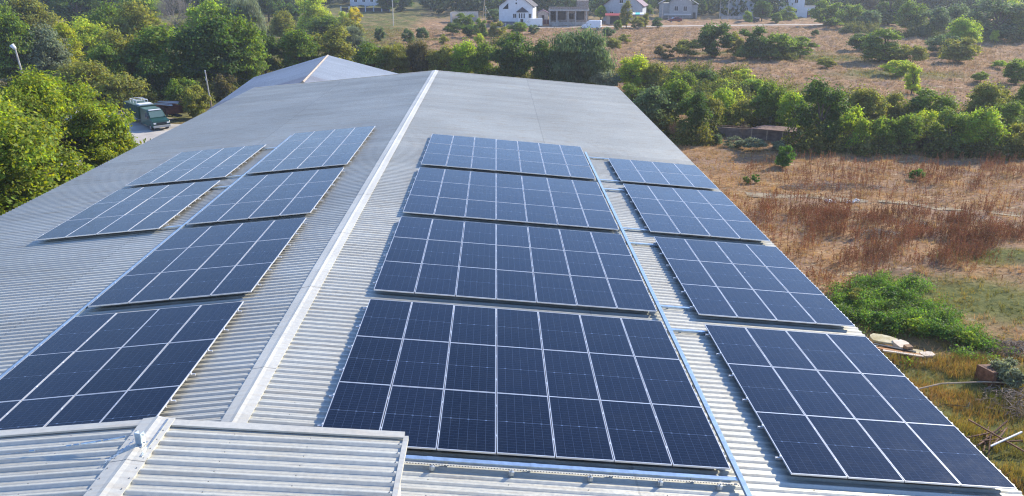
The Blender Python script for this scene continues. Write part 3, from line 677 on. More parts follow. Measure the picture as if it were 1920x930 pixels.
PL = [
 # front edge of the wood round the yard
 (235, 128, 208, 95, 'bush', 'olive', 'brownish green bush tree overhanging the rear of the green truck', 'tree', GW),
 (165, 118, 200, 110, 'tree', 'olive', 'dull olive tree directly right of the big bright tree, above the pale yard', 'tree', GW),
 (298, 112, 192, 75, 'bush', 'dark', 'dark shaded tree right behind the roof rack of the green truck', 'tree', GW),
 (345, 140, 205, 62, 'bush', 'mid', 'low leafy bush behind the red tipping trailer', 'bush', GW),
 (372, 160, 222, 50, 'bush', 'olive', 'low tangled bush between the red trailer and the leaning white pole', 'bush', GW),
 (322, 52, 172, 135, 'tree', 'mid', 'large round dark green tree with sunlit leaves, above and behind the green truck', 'tree', GW),
 (402, 34, 178, 120, 'tree', 'dark', 'deep dark tree behind the leaning white pole', 'tree', GW),
 (462, 42, 172, 90, 'tree', 'mid', 'leafy green tree just left of the far grey shed', 'tree', GW),
 (450, 118, 172, 34, 'bush', 'bright', 'small fresh green bush at the left corner of the far shed', 'bush', GW),
 (425, 138, 188, 44, 'shrub', 'tan', 'tan dry shrub by the left eave of the far shed', 'bush', GW),
 (240, 58, 172, 90, 'tree', 'olive', 'olive tree between the yellow-leaved tree and the large round dark one', 'tree', GW),
 (205, 85, 185, 70, 'tree', 'mid', 'mid green tree below the lime green one', 'tree', GW),
 # second row
 (88, 52, 165, 88, 'tree', 'silver', 'grey-green tree just left of the yellow-leaved tree', 'tree', GW),
 (38, 30, 168, 90, 'tree', 'mid', 'green tree behind the lamp post at the far left', 'tree', GW),
 (130, 44, 140, 60, 'tree', 'yellow', 'tree with bright yellow leaves in the wood at upper left', 'tree', GW),
 (172, 34, 126, 78, 'tree', 'lime', 'lime green tree just right of the yellow-leaved one', 'tree', GW),
 (65, 2, 112, 100, 'tree', 'olive', 'broad olive tree above the grey-green one at upper left', 'tree', GW),
 (8, 0, 120, 70, 'tree', 'mid', 'green tree cut by the left border of the picture near the top', 'tree', GW),
 (215, 12, 112, 82, 'tree', 'mid', 'rounded tree above the lime green tree', 'tree', GW),
 (268, 10, 118, 88, 'tree', 'olive', 'olive green tree left of the bare grey one', 'tree', GW),
 (395, 8, 108, 78, 'tree', 'bright', 'fresh green tree right of the bare grey one', 'tree', GW),
 (440, 12, 110, 72, 'tree', 'mid', 'green tree between the fresh green one and the silvery willow', 'tree', GW),
 (472, 2, 112, 66, 'willow', 'silver', 'silvery willow near the top, left of the round olive-yellow tree', 'tree', GW),
 (150, -14, 62, 90, 'tree', 'dark', 'dark tree at the top edge above the yellow-leaved tree', 'tree', GW),
 (30, -22, 60, 80, 'tree', 'bluegreen', 'bluish dark tree at the very top left corner', 'tree', GW),
 (95, -25, 50, 70, 'tree', 'dark', 'dark tree at the top edge, second from the upper left corner', 'tree', GW),
 (215, -20, 55, 75, 'tree', 'mid', 'green tree at the top edge above the rounded tree', 'tree', GW),
 (275, -18, 58, 70, 'tree', 'bright', 'light green tree at the top edge just left of the bare grey one', 'tree', GW),
 (385, -28, 48, 75, 'tree', 'dark', 'dark tree at the top edge just right of the bare grey one', 'tree', GW),
 (435, -20, 44, 60, 'tree', 'dark', 'dark tree at the top edge left of the silvery willow', 'tree', GW),
 (505, -20, 42, 55, 'tree', 'dark', 'dark tree at the top edge above the round olive-yellow tree', 'tree', GW),
 # between shed and houses
 (533, 22, 82, 50, 'tree', 'olive', 'round olive-yellow tree beside the silvery willow', 'tree', 'trees between the far shed and the white fence'),
 (588, -4, 62, 66, 'tree', 'lime', 'tall yellow-green tree at the top edge left of the white fence', 'tree', 'trees between the far shed and the white fence'),
 (545, 2, 48, 40, 'bush', 'dark', 'dark conical bush above the round olive-yellow tree', 'bush', 'trees between the far shed and the white fence'),
 (612, 28, 78, 70, 'tree', 'mid', 'green tree below the tall yellow-green one', 'tree', 'trees between the far shed and the white fence'),
 (655, 34, 80, 55, 'bush', 'olive', 'olive bush under the golden tree', 'bush', 'trees between the far shed and the white fence'),
 (500, 62, 150, 62, 'tree', 'dark', 'dark tree rising behind the left slope of the far shed', 'tree', 'trees between the far shed and the white fence'),
 (562, 58, 148, 80, 'tree', 'mid', 'dense domed tree directly behind the left half of the far shed roof', 'tree', 'trees between the far shed and the white fence'),
 (625, 55, 142, 88, 'tree', 'olive', 'dense brown-green domed tree behind the ridge of the far shed', 'tree', 'trees between the far shed and the white fence'),
 (662, 50, 112, 58, 'willow', 'silver', 'silvery willow right of the brown-green domed tree', 'tree', 'trees between the far shed and the white fence'),
 (667, 16, 52, 26, 'bush', 'gold', 'small tree with golden yellow leaves in front of the white fence', 'tree', 'trees between the far shed and the white fence'),
 (648, 20, 50, 30, 'bush', 'lime', 'small lime green tree touching the golden one', 'tree', 'trees between the far shed and the white fence'),
 # belt behind the big roof
 (700, 82, 152, 72, 'tree', 'mid', 'green belt tree right of the far shed roof, first from the left', 'tree', 'belt of trees behind the warehouse'),
 (742, 84, 152, 62, 'willow', 'olive', 'feathery olive belt tree behind the ridge end of the warehouse, second from the left', 'tree', 'belt of trees behind the warehouse'),
 (788, 80, 150, 62, 'willow', 'tan', 'tan-green feathery belt tree just left of the ridge end', 'tree', 'belt of trees behind the warehouse'),
 (833, 84, 154, 58, 'tree', 'olive', 'olive belt tree just right of the ridge end', 'tree', 'belt of trees behind the warehouse'),
 (872, 80, 156, 58, 'tree', 'bright', 'yellow-green belt tree between the ridge end and the dark one', 'tree', 'belt of trees behind the warehouse'),
 (915, 84, 158, 58, 'tree', 'mid', 'green belt tree left of the dark one', 'tree', 'belt of trees behind the warehouse'),
 (962, 64, 162, 80, 'tree', 'dark', 'tall dark tree left of the big grey-green willow', 'tree', 'belt of trees behind the warehouse'),
 (1022, 78, 166, 62, 'tree', 'dark', 'dark leafy tree leaning against the big willow', 'tree', 'belt of trees behind the warehouse'),
 (1088, 64, 172, 128, 'willow', 'bluegreen', 'biggest grey-green willow above the right part of the warehouse roof', 'tree', 'belt of trees behind the warehouse'),
 (1135, 128, 180, 55, 'bush', 'silver', 'pale grey-green bush at the right foot of the biggest willow', 'bush', 'belt of trees behind the warehouse'),
 # field bushes at the middle top
 (713, 50, 78, 20, 'bush', 'bluegreen', 'small round bush right of the silvery willow, alone in the field', 'bush', 'bushes in the middle field'),
 (765, 54, 82, 24, 'bush', 'bluegreen', 'small bush below the white lamp pole', 'bush', 'bushes in the middle field'),
 (793, 48, 76, 24, 'bush', 'bluegreen', 'small bush right of the one below the lamp pole', 'bush', 'bushes in the middle field'),
 (832, 64, 84, 22, 'shrub', 'olive', 'low shrub in the field below the ruined wall frame', 'bush', 'bushes in the middle field'),
 (872, 24, 55, 42, 'bush', 'mid', 'bush growing in front of the ruined wall frame', 'bush', 'bushes by the ruined frame'),
 (848, 42, 66, 36, 'bush', 'dark', 'dark bush at the lower left of the ruined frame', 'bush', 'bushes by the ruined frame'),
 (882, 50, 70, 34, 'bush', 'dark', 'dark rounded hedge bush below the ruined frame', 'bush', 'bushes by the ruined frame'),
 (902, 36, 72, 26, 'bush', 'mid', 'green bush at the right foot of the ruined frame', 'bush', 'bushes by the ruined frame'),
 (898, 62, 90, 18, 'bush', 'lime', 'narrow yellow-green bush below the hedge of the ruined frame', 'bush', 'bushes by the ruined frame'),
 (925, 16, 42, 34, 'bush', 'bluegreen', 'bush left of the white gabled house', 'bush', 'bushes by the white gabled house'),
 (932, 40, 72, 34, 'bush', 'olive', 'olive bush below the left corner of the white gabled house', 'bush', 'bushes by the white gabled house'),
 (970, 40, 66, 38, 'bush', 'mid', 'green bush in front of the white gabled house', 'bush', 'bushes by the white gabled house'),
 (1001, 46, 64, 22, 'bush', 'bluegreen', 'small bush in front of the parked white delivery van', 'bush', 'bushes by the white gabled house'),
 (960, 62, 84, 46, 'bush', 'olive', 'olive shrubbery on the slope below the white gabled house', 'bush', 'bushes by the white gabled house'),
 (1140, 51, 74, 24, 'bush', 'bluegreen', 'bush below the road just right of the white van', 'bush', 'bushes below the road'),
 (1150, 70, 92, 34, 'bush', 'olive', 'bush touching the right shoulder of the biggest willow', 'bush', 'bushes below the road'),
 (1172, 66, 82, 26, 'bush', 'olive', 'low olive bush in the field below the red awning', 'bush', 'bushes below the road'),
 # trees at the road
 (1126, 10, 40, 22, 'tall', 'bright', 'small light green tree above the white van', 'tree', 'trees along the village road'),
 (1158, 38, 57, 16, 'bush', 'mid', 'bush on the road edge below the red awning', 'bush', 'trees along the village road'),
 (1174, 4, 54, 26, 'tall', 'olive', 'tall feathery tree in front of the maroon-roofed house', 'tree', 'trees along the village road'),
 (1195, 26, 54, 24, 'bush', 'olive', 'bush under the striped awning', 'bush', 'trees along the village road'),
 (1210, 26, 52, 16, 'tall', 'olive', 'thin tree right of the striped awning', 'tree', 'trees along the village road'),
 (1233, 35, 53, 22, 'bush', 'dark', 'dark bush on the road edge left of the red car', 'bush', 'trees along the village road'),
 (1212, 8, 30, 26, 'tree', 'mid', 'tree right of the maroon-roofed house', 'tree', 'trees along the village road'),
 (1315, 2, 30, 22, 'tree', 'mid', 'tree between the two grey gabled houses', 'tree', 'trees along the village road'),
 (1401, 20, 42, 20, 'tall', 'bright', 'light green tree by the dark car', 'tree', 'trees along the village road'),
 (1428, 2, 40, 34, 'tree', 'dark', 'dark tree right of the dark car', 'tree', 'trees along the village road'),
 (1455, 24, 44, 22, 'bush', 'mid', 'small bush at the end of the road right of the dark car', 'bush', 'trees along the village road'),
 (1478, 10, 38, 36, 'bush', 'mid', 'green bush covering the left half of the pale two-storey house', 'bush', 'trees along the village road'),
 (728, -14, 24, 40, 'tree', 'dark', 'dark tree at the top edge just right of the pillared white house', 'tree', 'trees along the top edge'),
 (752, -26, 22, 60, 'tree', 'dark', 'wide dark tree at the top edge by the lamp pole', 'tree', 'trees along the top edge'),
 (808, -22, 18, 50, 'tree', 'bluegreen', 'bluish tree at the top edge above the ruined frame', 'tree', 'trees along the top edge'),
 (1035, -22, 10, 60, 'tree', 'bright', 'light tree behind the unfinished brick house', 'tree', 'trees along the top edge'),
 (1085, -25, 8, 50, 'tree', 'dark', 'dark tree behind the right end of the unfinished brick house', 'tree', 'trees along the top edge'),
 (1222, -30, 10, 60, 'tree', 'dark', 'dark tree at the top edge right of the maroon-roofed house', 'tree', 'trees along the top edge'),
 (1345, -25, 6, 50, 'tree', 'mid', 'tree at the top edge above the grey house with two white windows', 'tree', 'trees along the top edge'),
 # hillside right
 (1340, 45, 108, 66, 'bush', 'dark', 'dark bush on the slope below the blue-grey house, casting a long shadow', 'bush', 'bushes on the dry slope'),
 (1375, 62, 108, 34, 'bush', 'olive', 'low bush touching the dark shadow-casting bush', 'bush', 'bushes on the dry slope'),
 (1285, 72, 110, 52, 'bush', 'olive', 'half-dry olive bush left of the dark shadow-casting one', 'bush', 'bushes on the dry slope'),
 (1245, 80, 110, 36, 'shrub', 'tan', 'tan half-dry bush, leftmost on the dry slope', 'bush', 'bushes on the dry slope'),
 (1408, 52, 112, 60, 'bush', 'dark', 'left mass of the wide dark thicket on the slope', 'bush', 'bushes on the dry slope'),
 (1450, 56, 112, 70, 'bush', 'mid', 'middle mass of the wide dark thicket on the slope', 'bush', 'bushes on the dry slope'),
 (1495, 70, 108, 70, 'bush', 'mid', 'right, lower mass of the wide dark thicket on the slope', 'bush', 'bushes on the dry slope'),
 (1527, 57, 71, 15, 'shrub', 'dark', 'single tiny round bush in the dry grass above the thicket', 'bush', 'bushes on the dry slope'),
 (1550, 108, 128, 38, 'shrub', 'olive', 'low flat bush alone in the grass between thicket and big bushes', 'bush', 'bushes on the dry slope'),
 (1618, 62, 96, 55, 'bush', 'dark', 'dark bush at the left end of the big slope bushes', 'bush', 'bushes on the dry slope'),
 (1655, 58, 118, 80, 'tree', 'mid', 'biggest round bush in the middle of the dry slope', 'bush', 'bushes on the dry slope'),
 (1708, 82, 122, 54, 'bush', 'olive', 'yellowish bush at the right foot of the biggest slope bush', 'bush', 'bushes on the dry slope'),
 (1680, 112, 142, 56, 'bush', 'lime', 'low lime green bush below the biggest slope bush', 'bush', 'bushes on the dry slope'),
 (1708, 124, 178, 34, 'tall', 'lime', 'slender yellow-green young tree standing alone on the slope', 'tree', 'bushes on the dry slope'),
 (1765, 60, 102, 60, 'bush', 'bluegreen', 'hazy green bush between the biggest slope bush and the round light one', 'bush', 'bushes on the dry slope'),
 (1802, 38, 98, 66, 'tree', 'bright', 'round light green tree above the olive bush on the slope', 'tree', 'bushes on the dry slope'),
 (1796, 74, 118, 66, 'bush', 'olive', 'olive bush with a dark shaded side at the right of the slope', 'bush', 'bushes on the dry slope'),
 (1834, 134, 156, 30, 'shrub', 'mid', 'small round bush in the grass right of the slender young tree', 'bush', 'bushes on the dry slope'),
 (1905, 112, 158, 55, 'bush', 'mid', 'bush cut by the right border at the middle of the slope', 'bush', 'bushes on the dry slope'),
 (1872, 112, 128, 26, 'shrub', 'bright', 'small light bush left of the one on the right border', 'bush', 'bushes on the dry slope'),
 (1862, 56, 84, 18, 'tall', 'bright', 'tiny sapling in front of the dark thicket at upper right', 'tree', 'bushes on the dry slope'),
 (1600, 48, 60, 40, 'bush', 'bluegreen', 'bush at the upper edge of the dry slope, left of the biggest', 'bush', 'bushes on the dry slope'),
 # thicket at the upper right
 (1548, 2, 50, 60, 'bush', 'mid', 'wide bush right of the pale two-storey house, with a shadow on the grass', 'bush', 'thicket at the upper right'),
 (1590, 6, 54, 50, 'bush', 'mid', 'second bush of the thicket right of the pale house', 'bush', 'thicket at the upper right'),
 (1625, 20, 58, 46, 'bush', 'bluegreen', 'third bush of the thicket, lighter and rounder', 'bush', 'thicket at the upper right'),
 (1665, -14, 48, 66, 'tree', 'dark', 'dark tree at the top edge above the round thicket bush', 'tree', 'thicket at the upper right'),
 (1625, -24, 32, 56, 'tree', 'tan', 'tan dry-looking tree at the top edge', 'tree', 'thicket at the upper right'),
 (1705, 8, 66, 60, 'tree', 'mid', 'green tree with yellowish side in the upper right thicket', 'tree', 'thicket at the upper right'),
 (1745, 16, 70, 60, 'tree', 'bluegreen', 'blue-green tree in the middle of the upper right thicket', 'tree', 'thicket at the upper right'),
 (1735, -30, 30, 70, 'tree', 'dark', 'dark blue-green tree at the top edge over the middle of the thicket', 'tree', 'thicket at the upper right'),
 (1790, 10, 66, 56, 'tree', 'bluegreen', 'blue-green tree right of the middle of the upper thicket', 'tree', 'thicket at the upper right'),
 (1865, 2, 78, 110, 'tree', 'bluegreen', 'broad dark tree mass at the upper right with a yellow-lit top', 'tree', 'thicket at the upper right'),
 (1892, -2, 62, 60, 'tree', 'lime', 'yellow-green tree crown at the top right corner', 'tree', 'thicket at the upper right'),
 (1915, 20, 80, 60, 'tree', 'mid', 'green tree on the right border near the top', 'tree', 'thicket at the upper right'),
 (1825, -28, 36, 70, 'tree', 'dark', 'dark tree at the top edge left of the yellow-green corner crown', 'tree', 'thicket at the upper right'),
 (1560, -28, 22, 60, 'tree', 'bluegreen', 'bluish tree at the top edge behind the wide bush by the pale house', 'tree', 'thicket at the upper right'),
 # belt right of the roof: back rows
 (1188, 108, 175, 66, 'tree', 'lime', 'yellow-green tree at the far right corner of the warehouse roof', 'tree', 'green belt right of the warehouse'),
 (1232, 122, 178, 60, 'tree', 'olive', 'olive tree in the back row right of the roof corner', 'tree', 'green belt right of the warehouse'),
 (1278, 128, 180, 58, 'bush', 'mid', 'mid green bush in the back row, second right of the roof corner', 'bush', 'green belt right of the warehouse'),
 (1318, 128, 172, 56, 'bush', 'dark', 'grey-dark bush in the back row left of the lime shrubs', 'bush', 'green belt right of the warehouse'),
 (1390, 128, 160, 46, 'bush', 'lime', 'lime green shrub standing highest in the back of the belt', 'bush', 'green belt right of the warehouse'),
 (1352, 146, 176, 60, 'bush', 'lime', 'lime green shrub band in the middle of the belt', 'bush', 'green belt right of the warehouse'),
 (1410, 148, 182, 50, 'bush', 'bright', 'bright green shrub right of the lime band', 'bush', 'green belt right of the warehouse'),
 (1186, 156, 208, 56, 'tree', 'mid', 'green tree hugging the eave just below the roof corner', 'tree', 'green belt right of the warehouse'),
 # front rows
 (1222, 160, 246, 80, 'tree', 'bluegreen', 'dark leafy tree over the eave above the dry brown shrub', 'tree', 'green belt right of the warehouse'),
 (1262, 150, 238, 72, 'tree', 'mid', 'fresh green tree right of the dark one over the eave', 'tree', 'green belt right of the warehouse'),
 (1296, 176, 262, 64, 'tree', 'dark', 'dark tree behind the left end of the ruined wall', 'tree', 'green belt right of the warehouse'),
 (1326, 178, 248, 52, 'tree', 'olive', 'yellowish tree just left of the ruined wall', 'tree', 'green belt right of the warehouse'),
 (1352, 162, 232, 52, 'tree', 'bright', 'bright tree behind the middle of the ruined wall', 'tree', 'green belt right of the warehouse'),
 (1392, 186, 240, 60, 'bush', 'olive', 'round olive tree in front of the ruined wall', 'tree', 'green belt right of the warehouse'),
 (1378, 158, 215, 40, 'bush', 'lime', 'small lime tree above the ruined wall', 'tree', 'green belt right of the warehouse'),
 (1440, 158, 242, 66, 'tree', 'mid', 'green tree behind the rusty end of the ruined wall', 'tree', 'green belt right of the warehouse'),
 (1532, 152, 276, 92, 'tree', 'dark', 'tallest dark green tree of the belt, right of the ruined wall', 'tree', 'green belt right of the warehouse'),
 (1482, 166, 250, 56, 'tree', 'bright', 'yellow-green tree left of the tallest dark one', 'tree', 'green belt right of the warehouse'),
 (1612, 164, 246, 84, 'tree', 'olive', 'olive tree behind and right of the tallest dark one', 'tree', 'green belt right of the warehouse'),
 (1592, 202, 280, 62, 'bush', 'bright', 'bright bush at the right foot of the tallest dark tree', 'bush', 'green belt right of the warehouse'),
 (1645, 210, 284, 60, 'bush', 'mid', 'front row bush, second right of the tallest dark tree', 'bush', 'green belt right of the warehouse'),
 (1692, 214, 284, 58, 'bush', 'mid', 'front row bush with pale dry brush at its foot', 'bush', 'green belt right of the warehouse'),
 (1662, 176, 240, 60, 'tree', 'olive', 'olive tree behind the middle front row bushes', 'tree', 'green belt right of the warehouse'),
 (1735, 166, 245, 82, 'tree', 'mid', 'broad green tree in the back row, above the lime bush', 'tree', 'green belt right of the warehouse'),
 (1732, 208, 268, 44, 'bush', 'lime', 'lime green bush in the front row', 'bush', 'green belt right of the warehouse'),
 (1775, 208, 286, 66, 'tree', 'mid', 'green front row tree left of the brightest one', 'tree', 'green belt right of the warehouse'),
 (1826, 200, 288, 86, 'tree', 'bright', 'brightest green tree in the front row near the right border', 'tree', 'green belt right of the warehouse'),
 (1848, 152, 236, 84, 'tree', 'olive', 'grey-olive feathery tree in the back row near the right border', 'tree', 'green belt right of the warehouse'),
 (1880, 190, 262, 60, 'tree', 'mid', 'green tree between the feathery one and the right border', 'tree', 'green belt right of the warehouse'),
 (1905, 222, 292, 62, 'bush', 'olive', 'olive bush on the right border at the end of the front row', 'bush', 'green belt right of the warehouse'),
 (1916, 160, 240, 54, 'tree', 'mid', 'tree on the right border above the olive bush', 'tree', 'green belt right of the warehouse'),
 (1700, 256, 284, 46, 'shrub', 'brown', 'dry brown brush at the foot of the belt, left heap', 'bush', 'green belt right of the warehouse'),
 (1752, 254, 288, 56, 'shrub', 'brown', 'dry brown brush at the foot of the belt, right heap', 'bush', 'green belt right of the warehouse'),
 (1380, 252, 276, 46, 'shrub', 'silver', 'grey-green shrub at the foot of the ruined wall, left', 'bush', 'grey shrubs before the ruined wall'),
 (1415, 258, 284, 44, 'shrub', 'silver', 'grey-green shrub at the foot of the ruined wall, middle', 'bush', 'grey shrubs before the ruined wall'),
 (1462, 262, 284, 30, 'shrub', 'silver', 'grey-green shrub at the foot of the ruined wall, right', 'bush', 'grey shrubs before the ruined wall'),
 (1342, 250, 270, 30, 'shrub', 'bluegreen', 'small dark shrub left of the grey ones before the ruined wall', 'bush', 'grey shrubs before the ruined wall'),
 (1470, 272, 314, 34, 'bush', 'weed', 'single small green sapling in the dry field near the eave', 'tree', None),
 (1400, 328, 344, 14, 'shrub', 'weed', 'tiny green plant in the straw, left one of two', 'plant', 'tiny green plants in the straw'),
 (1417, 324, 342, 16, 'shrub', 'weed', 'tiny green plant in the straw, right one of two', 'plant', 'tiny green plants in the straw'),
 (1718, 312, 336, 26, 'shrub', 'weed', 'small green plant in the dry field below the brightest belt tree', 'plant', None),
 (1668, 534, 562, 50, 'shrub', 'weed', 'leafy green bush at the far end of the lush weeds by the eave', 'bush', 'bushes in the lush weeds'),
 (1606, 540, 568, 40, 'shrub', 'olive', 'brownish bush where the lush weeds meet the eave', 'bush', 'bushes in the lush weeds'),
 (1722, 594, 624, 46, 'shrub', 'bright', 'light green bush in the middle of the lush weeds', 'bush', 'bushes in the lush weeds'),
 (1768, 612, 638, 40, 'shrub', 'weed', 'green bush at the right end of the lush weeds', 'bush', 'bushes in the lush weeds'),
 (1652, 586, 618, 52, 'shrub', 'weed', 'broad green bush nearest the eave in the lush weeds', 'bush', 'bushes in the lush weeds'),
 (1812, 622, 648, 40, 'shrub', 'bright', 'small light bush beyond the right end of the lush weeds', 'bush', 'bushes in the lush weeds'),
 (1888, 672, 722, 62, 'shrub', 'silver', 'pale thorny shrub growing over the rusty tank', 'bush', None),
]
for t in PL: plant(*t)
UG = [(1200, 200, 30), (1240, 246, 40), (1290, 262, 50), (1330, 255, 30), (1500, 280, 60), (1560, 282, 80), (1640, 284, 90), (1720, 285, 90), (1800, 288, 90), (1880, 292, 70), (1450, 240, 90), (1350, 225, 90), (1560, 240, 110), (1680, 240, 120), (1800, 236, 120), (1890, 250, 80), (1280, 200, 80), (1380, 185, 90), (1260, 165, 110), (1230, 185, 90), (1300, 185, 110), (1340, 200, 120), (1420, 200, 120), (1440, 178, 80), (1400, 170, 90), (1340, 170, 110), (1210, 215, 60), (1250, 225, 60), (1230, 150, 80), (1290, 150, 90), (1350, 152, 90), (1500, 225, 120), (1880, 225, 90), (1730, 222, 120), (1620, 225, 120), (1480, 200, 90), (1600, 205, 90), (1320, 155, 60),
 (700, 150, 60), (780, 150, 70), (860, 152, 70), (940, 156, 80), (1020, 158, 80), (1100, 165, 80), (860, 120, 70), (960, 110, 70), (1040, 115, 60), (760, 112, 60), (940, 88, 60), (1180, 150, 50),
 (60, 168, 120), (160, 190, 110), (220, 200, 80), (300, 196, 90), (360, 205, 70), (420, 185, 70), (470, 170, 60), (260, 160, 120), (380, 160, 110), (120, 130, 120), (220, 125, 120), (320, 120, 120), (430, 120, 110), (520, 140, 90), (600, 135, 90), (80, 95, 120), (200, 90, 130), (320, 85, 130), (440, 88, 120), (540, 95, 100), (620, 90, 80), (90, 62, 120), (240, 60, 150), (400, 58, 150), (540, 62, 100), (620, 58, 60),
 (1600, 62, 90), (1700, 70, 90), (1790, 75, 90), (1880, 80, 80), (1560, 48, 60), (1640, 45, 90), (1750, 50, 100), (1860, 50, 100), (1655, 118, 60), (1450, 112, 90), (1790, 112, 50)]
V_all = []; F_all = []; base = 0
for (px, py, wpx) in UG:
    P0 = G(px, py); k_ = ppm(P0); hw_ = wpx/2/k_; m_ = int(np.clip(hw_*2.6, 5, 26))
    for i in range(m_):
        x = P0.x+rng.uniform(-hw_, hw_); y = P0.y+rng.uniform(-2.2, 2.2)
        if abs(x) < 17.6 and y < 61 or (-26 < x < -1 and 60 < y < 90): continue
        r_ = rng.uniform(.8, 1.9); h_ = rng.uniform(.9, 2.9); lv = 560
        d = unit(lv); d[:, 2] = np.abs(d[:, 2]); d *= (rng.uniform(.3, 1.05, (lv, 1))**.6)*(1+.2*np.sin(d[:, :1]*6+x)+.2*np.sin(d[:, 1:2]*8+y))
        Q = np.stack([x+d[:, 0]*r_, y+d[:, 1]*r_, hgt(x, y)+d[:, 2]*h_], 1); nn = unit(lv)+d*.6+np.array([0, 0, .3]); nn /= np.linalg.norm(nn, axis=1, keepdims=True)
        V, F = quads(Q, nn, unit(lv), rng.uniform(.06, .11, lv), rng.uniform(.10, .18, lv)); V_all.append(V); F_all.append(F+base); base += len(V)
M_UG = mat('undergrowth_leaves', (.11, .17, .040), .65, 0, .35, .12, island=.4, transl=.42, spec=.2, col2=(.18, .19, .055))
o = link(bpy.data.objects.new('undergrowth', np_mesh('undergrowth', np.concatenate(V_all), np.concatenate(F_all), M_UG))); tag(o, 'low mixed undergrowth filling the belts and the wood between the trees', 'undergrowth', kind='stuff')
# the big tree by the left eave and its low neighbour
P = Vector((-25.0, 33.5, GZ)); bt = empty('tree', P, .6, 'big bright tree filling the left border above the warehouse eave', 'tree')
c = link(bpy.data.objects.new('crown', crown_mesh('big', 'walnut', 0)[0]), bt); c.scale = (1.28, 1.6, 1.14)
t = link(bpy.data.objects.new('trunk', trunk_mesh('big', 0)), bt); t.scale = c.scale
P = Vector((-26.2, 45.0, GZ)); bt = empty('tree', P, 2.1, 'second big bright tree, between the left border one and the yard', 'tree')
c = link(bpy.data.objects.new('crown', crown_mesh('big', 'walnut', 1)[0]), bt); c.scale = (1.08, 1.08, 1.07)
t = link(bpy.data.objects.new('trunk', trunk_mesh('big', 1)), bt); t.scale = c.scale
P = Vector((-22.4, 46.5, GZ)); bt = empty('tree', P, .4, 'loose young tree between the big bright tree and the front of the truck', 'tree')
for q, (dx, dy, sz) in enumerate(((0, 0, 1.5), (-2.2, 1.8, 1.35), (1.2, 3.2, 1.25))):
    c = link(bpy.data.objects.new('crown', crown_mesh('sapling', 'walnut', q)[0]), bt); c.location = (dx, dy, 0); c.scale = (sz, sz, sz*1.45)
t = link(bpy.data.objects.new('trunk', trunk_mesh('sapling', 0)), bt); t.scale = (1.5, 1.5, 2.1)
# bare round tree
def twigs(label, px, yt, yb, wpx, mt, n=900, name='bare_tree', cat='tree', up=1.0):
    P = G(px, yb); k = ppm(P); H = (yb-yt)/k; Rr = wpx/2/k
    root = empty(name, (P.x, P.y, float(hgt(P.x, P.y))), 0, label, cat)
    b = MB(); r = random.Random(5); b.tube((0, 0, -.2), (0, 0, H*.35), Rr*.06, Rr*.035, 7)
    b.build('trunk', M_BARK, root)
    Vv = []; Ff = []
    def seg(p, q, w):
        d = (q-p).normalized(); a = d.orthogonal().normalized()*w; c_ = d.cross(a); k_ = len(Vv)
        for pt_, s_ in ((p, 1), (q, .5)):
            for v in (a, c_-a*.5, -c_-a*.5): Vv.append(tuple(pt_+v*s_))
        for i in range(3): Ff.append((k_+i, k_+(i+1) % 3, k_+3+(i+1) % 3, k_+3+i))
    def grow(p, d, L, w, lev):
        q = p+d*L; seg(p, q, w)
        if lev == 0: return
        for i in range(4 if lev > 1 else 5):
            dd = (d+Vector((r.gauss(0, .55), r.gauss(0, .55), r.gauss(.12, .4)))).normalized()
            grow(p.lerp(q, r.uniform(.45, 1)), dd, L*r.uniform(.6, .85), w*.55, lev-1)
    for i in range(9):
        a = i*.7; d = Vector((math.cos(a)*.8, math.sin(a)*.8, r.uniform(.35, 1.3)*up)).normalized(); grow(Vector((0, 0, H*.15)), d, H*.26, Rr*.018, 4)
    V_ = np.array(Vv); mxr = np.percentile(np.abs(V_[:, :2]), 97); mz = np.percentile(V_[:, 2], 98)
    V_[:, :2] *= Rr/mxr; V_[:, 2] *= H/mz
    link(bpy.data.objects.new('branches', np_mesh('branches', V_, Ff, mt)), root)
twigs('round leafless grey tree near the top of the wood', 332, -12, 66, 66, M_TWIG)
twigs('dry reddish brown shrub at the warehouse eave corner of the field', 1266, 226, 262, 26, mat('dry_reddish_twigs', (.30, .17, .10), .9), name='dry_shrub', cat='shrub')
twigs('dry stalky shrub standing before the ruined wall', 1392, 228, 262, 14, mat('dry_stalks', (.26, .18, .12), .9), name='dry_shrub', cat='shrub', up=2.5)

# ---------------------------------------------------------------- far wood closing the horizon (one mass)
n = 1900; V_all = []; F_all = []; base = 0
xs = rng.uniform(-330, 330, n); ys = rng.uniform(262, 520, n)
keep = (ys > 272) & ~((xs > -66) & (xs < -18) & (ys < 352)) & ~((xs > -18) & (xs < 60) & (ys < 285))
xs, ys = xs[keep], ys[keep]
lv = 230
for x, y in zip(xs, ys):
    r_ = rng.uniform(3.2, 5.6); h_ = rng.uniform(7, 12)
    d = unit(lv); d[:, 2] = d[:, 2]*.5+.5; d *= rng.uniform(.75, 1.05, (lv, 1))*(1+.18*np.sin(d[:, :1]*7+x)+.15*np.sin(d[:, 1:2]*9+y))
    P = np.stack([x+d[:, 0]*r_, y+d[:, 1]*r_, hgt(x, y)+d[:, 2]*h_+.6], 1)
    nn = unit(lv)+d*.7; nn /= np.linalg.norm(nn, axis=1, keepdims=True)
    V, F = quads(P, nn, unit(lv), rng.uniform(.35, .6, lv), rng.uniform(.45, .9, lv)); V_all.append(V); F_all.append(F+base); base += len(V)
M_FAR = mat('far_foliage', (.048, .085, .036), .7, 0, .4, .03, island=.35, transl=.3, spec=.2)
o = link(bpy.data.objects.new('far_wood', np_mesh('far_wood', np.concatenate(V_all), np.concatenate(F_all), M_FAR)))
tag(o, 'dense wood closing the view behind the houses along the top edge', 'wood', kind='stuff')

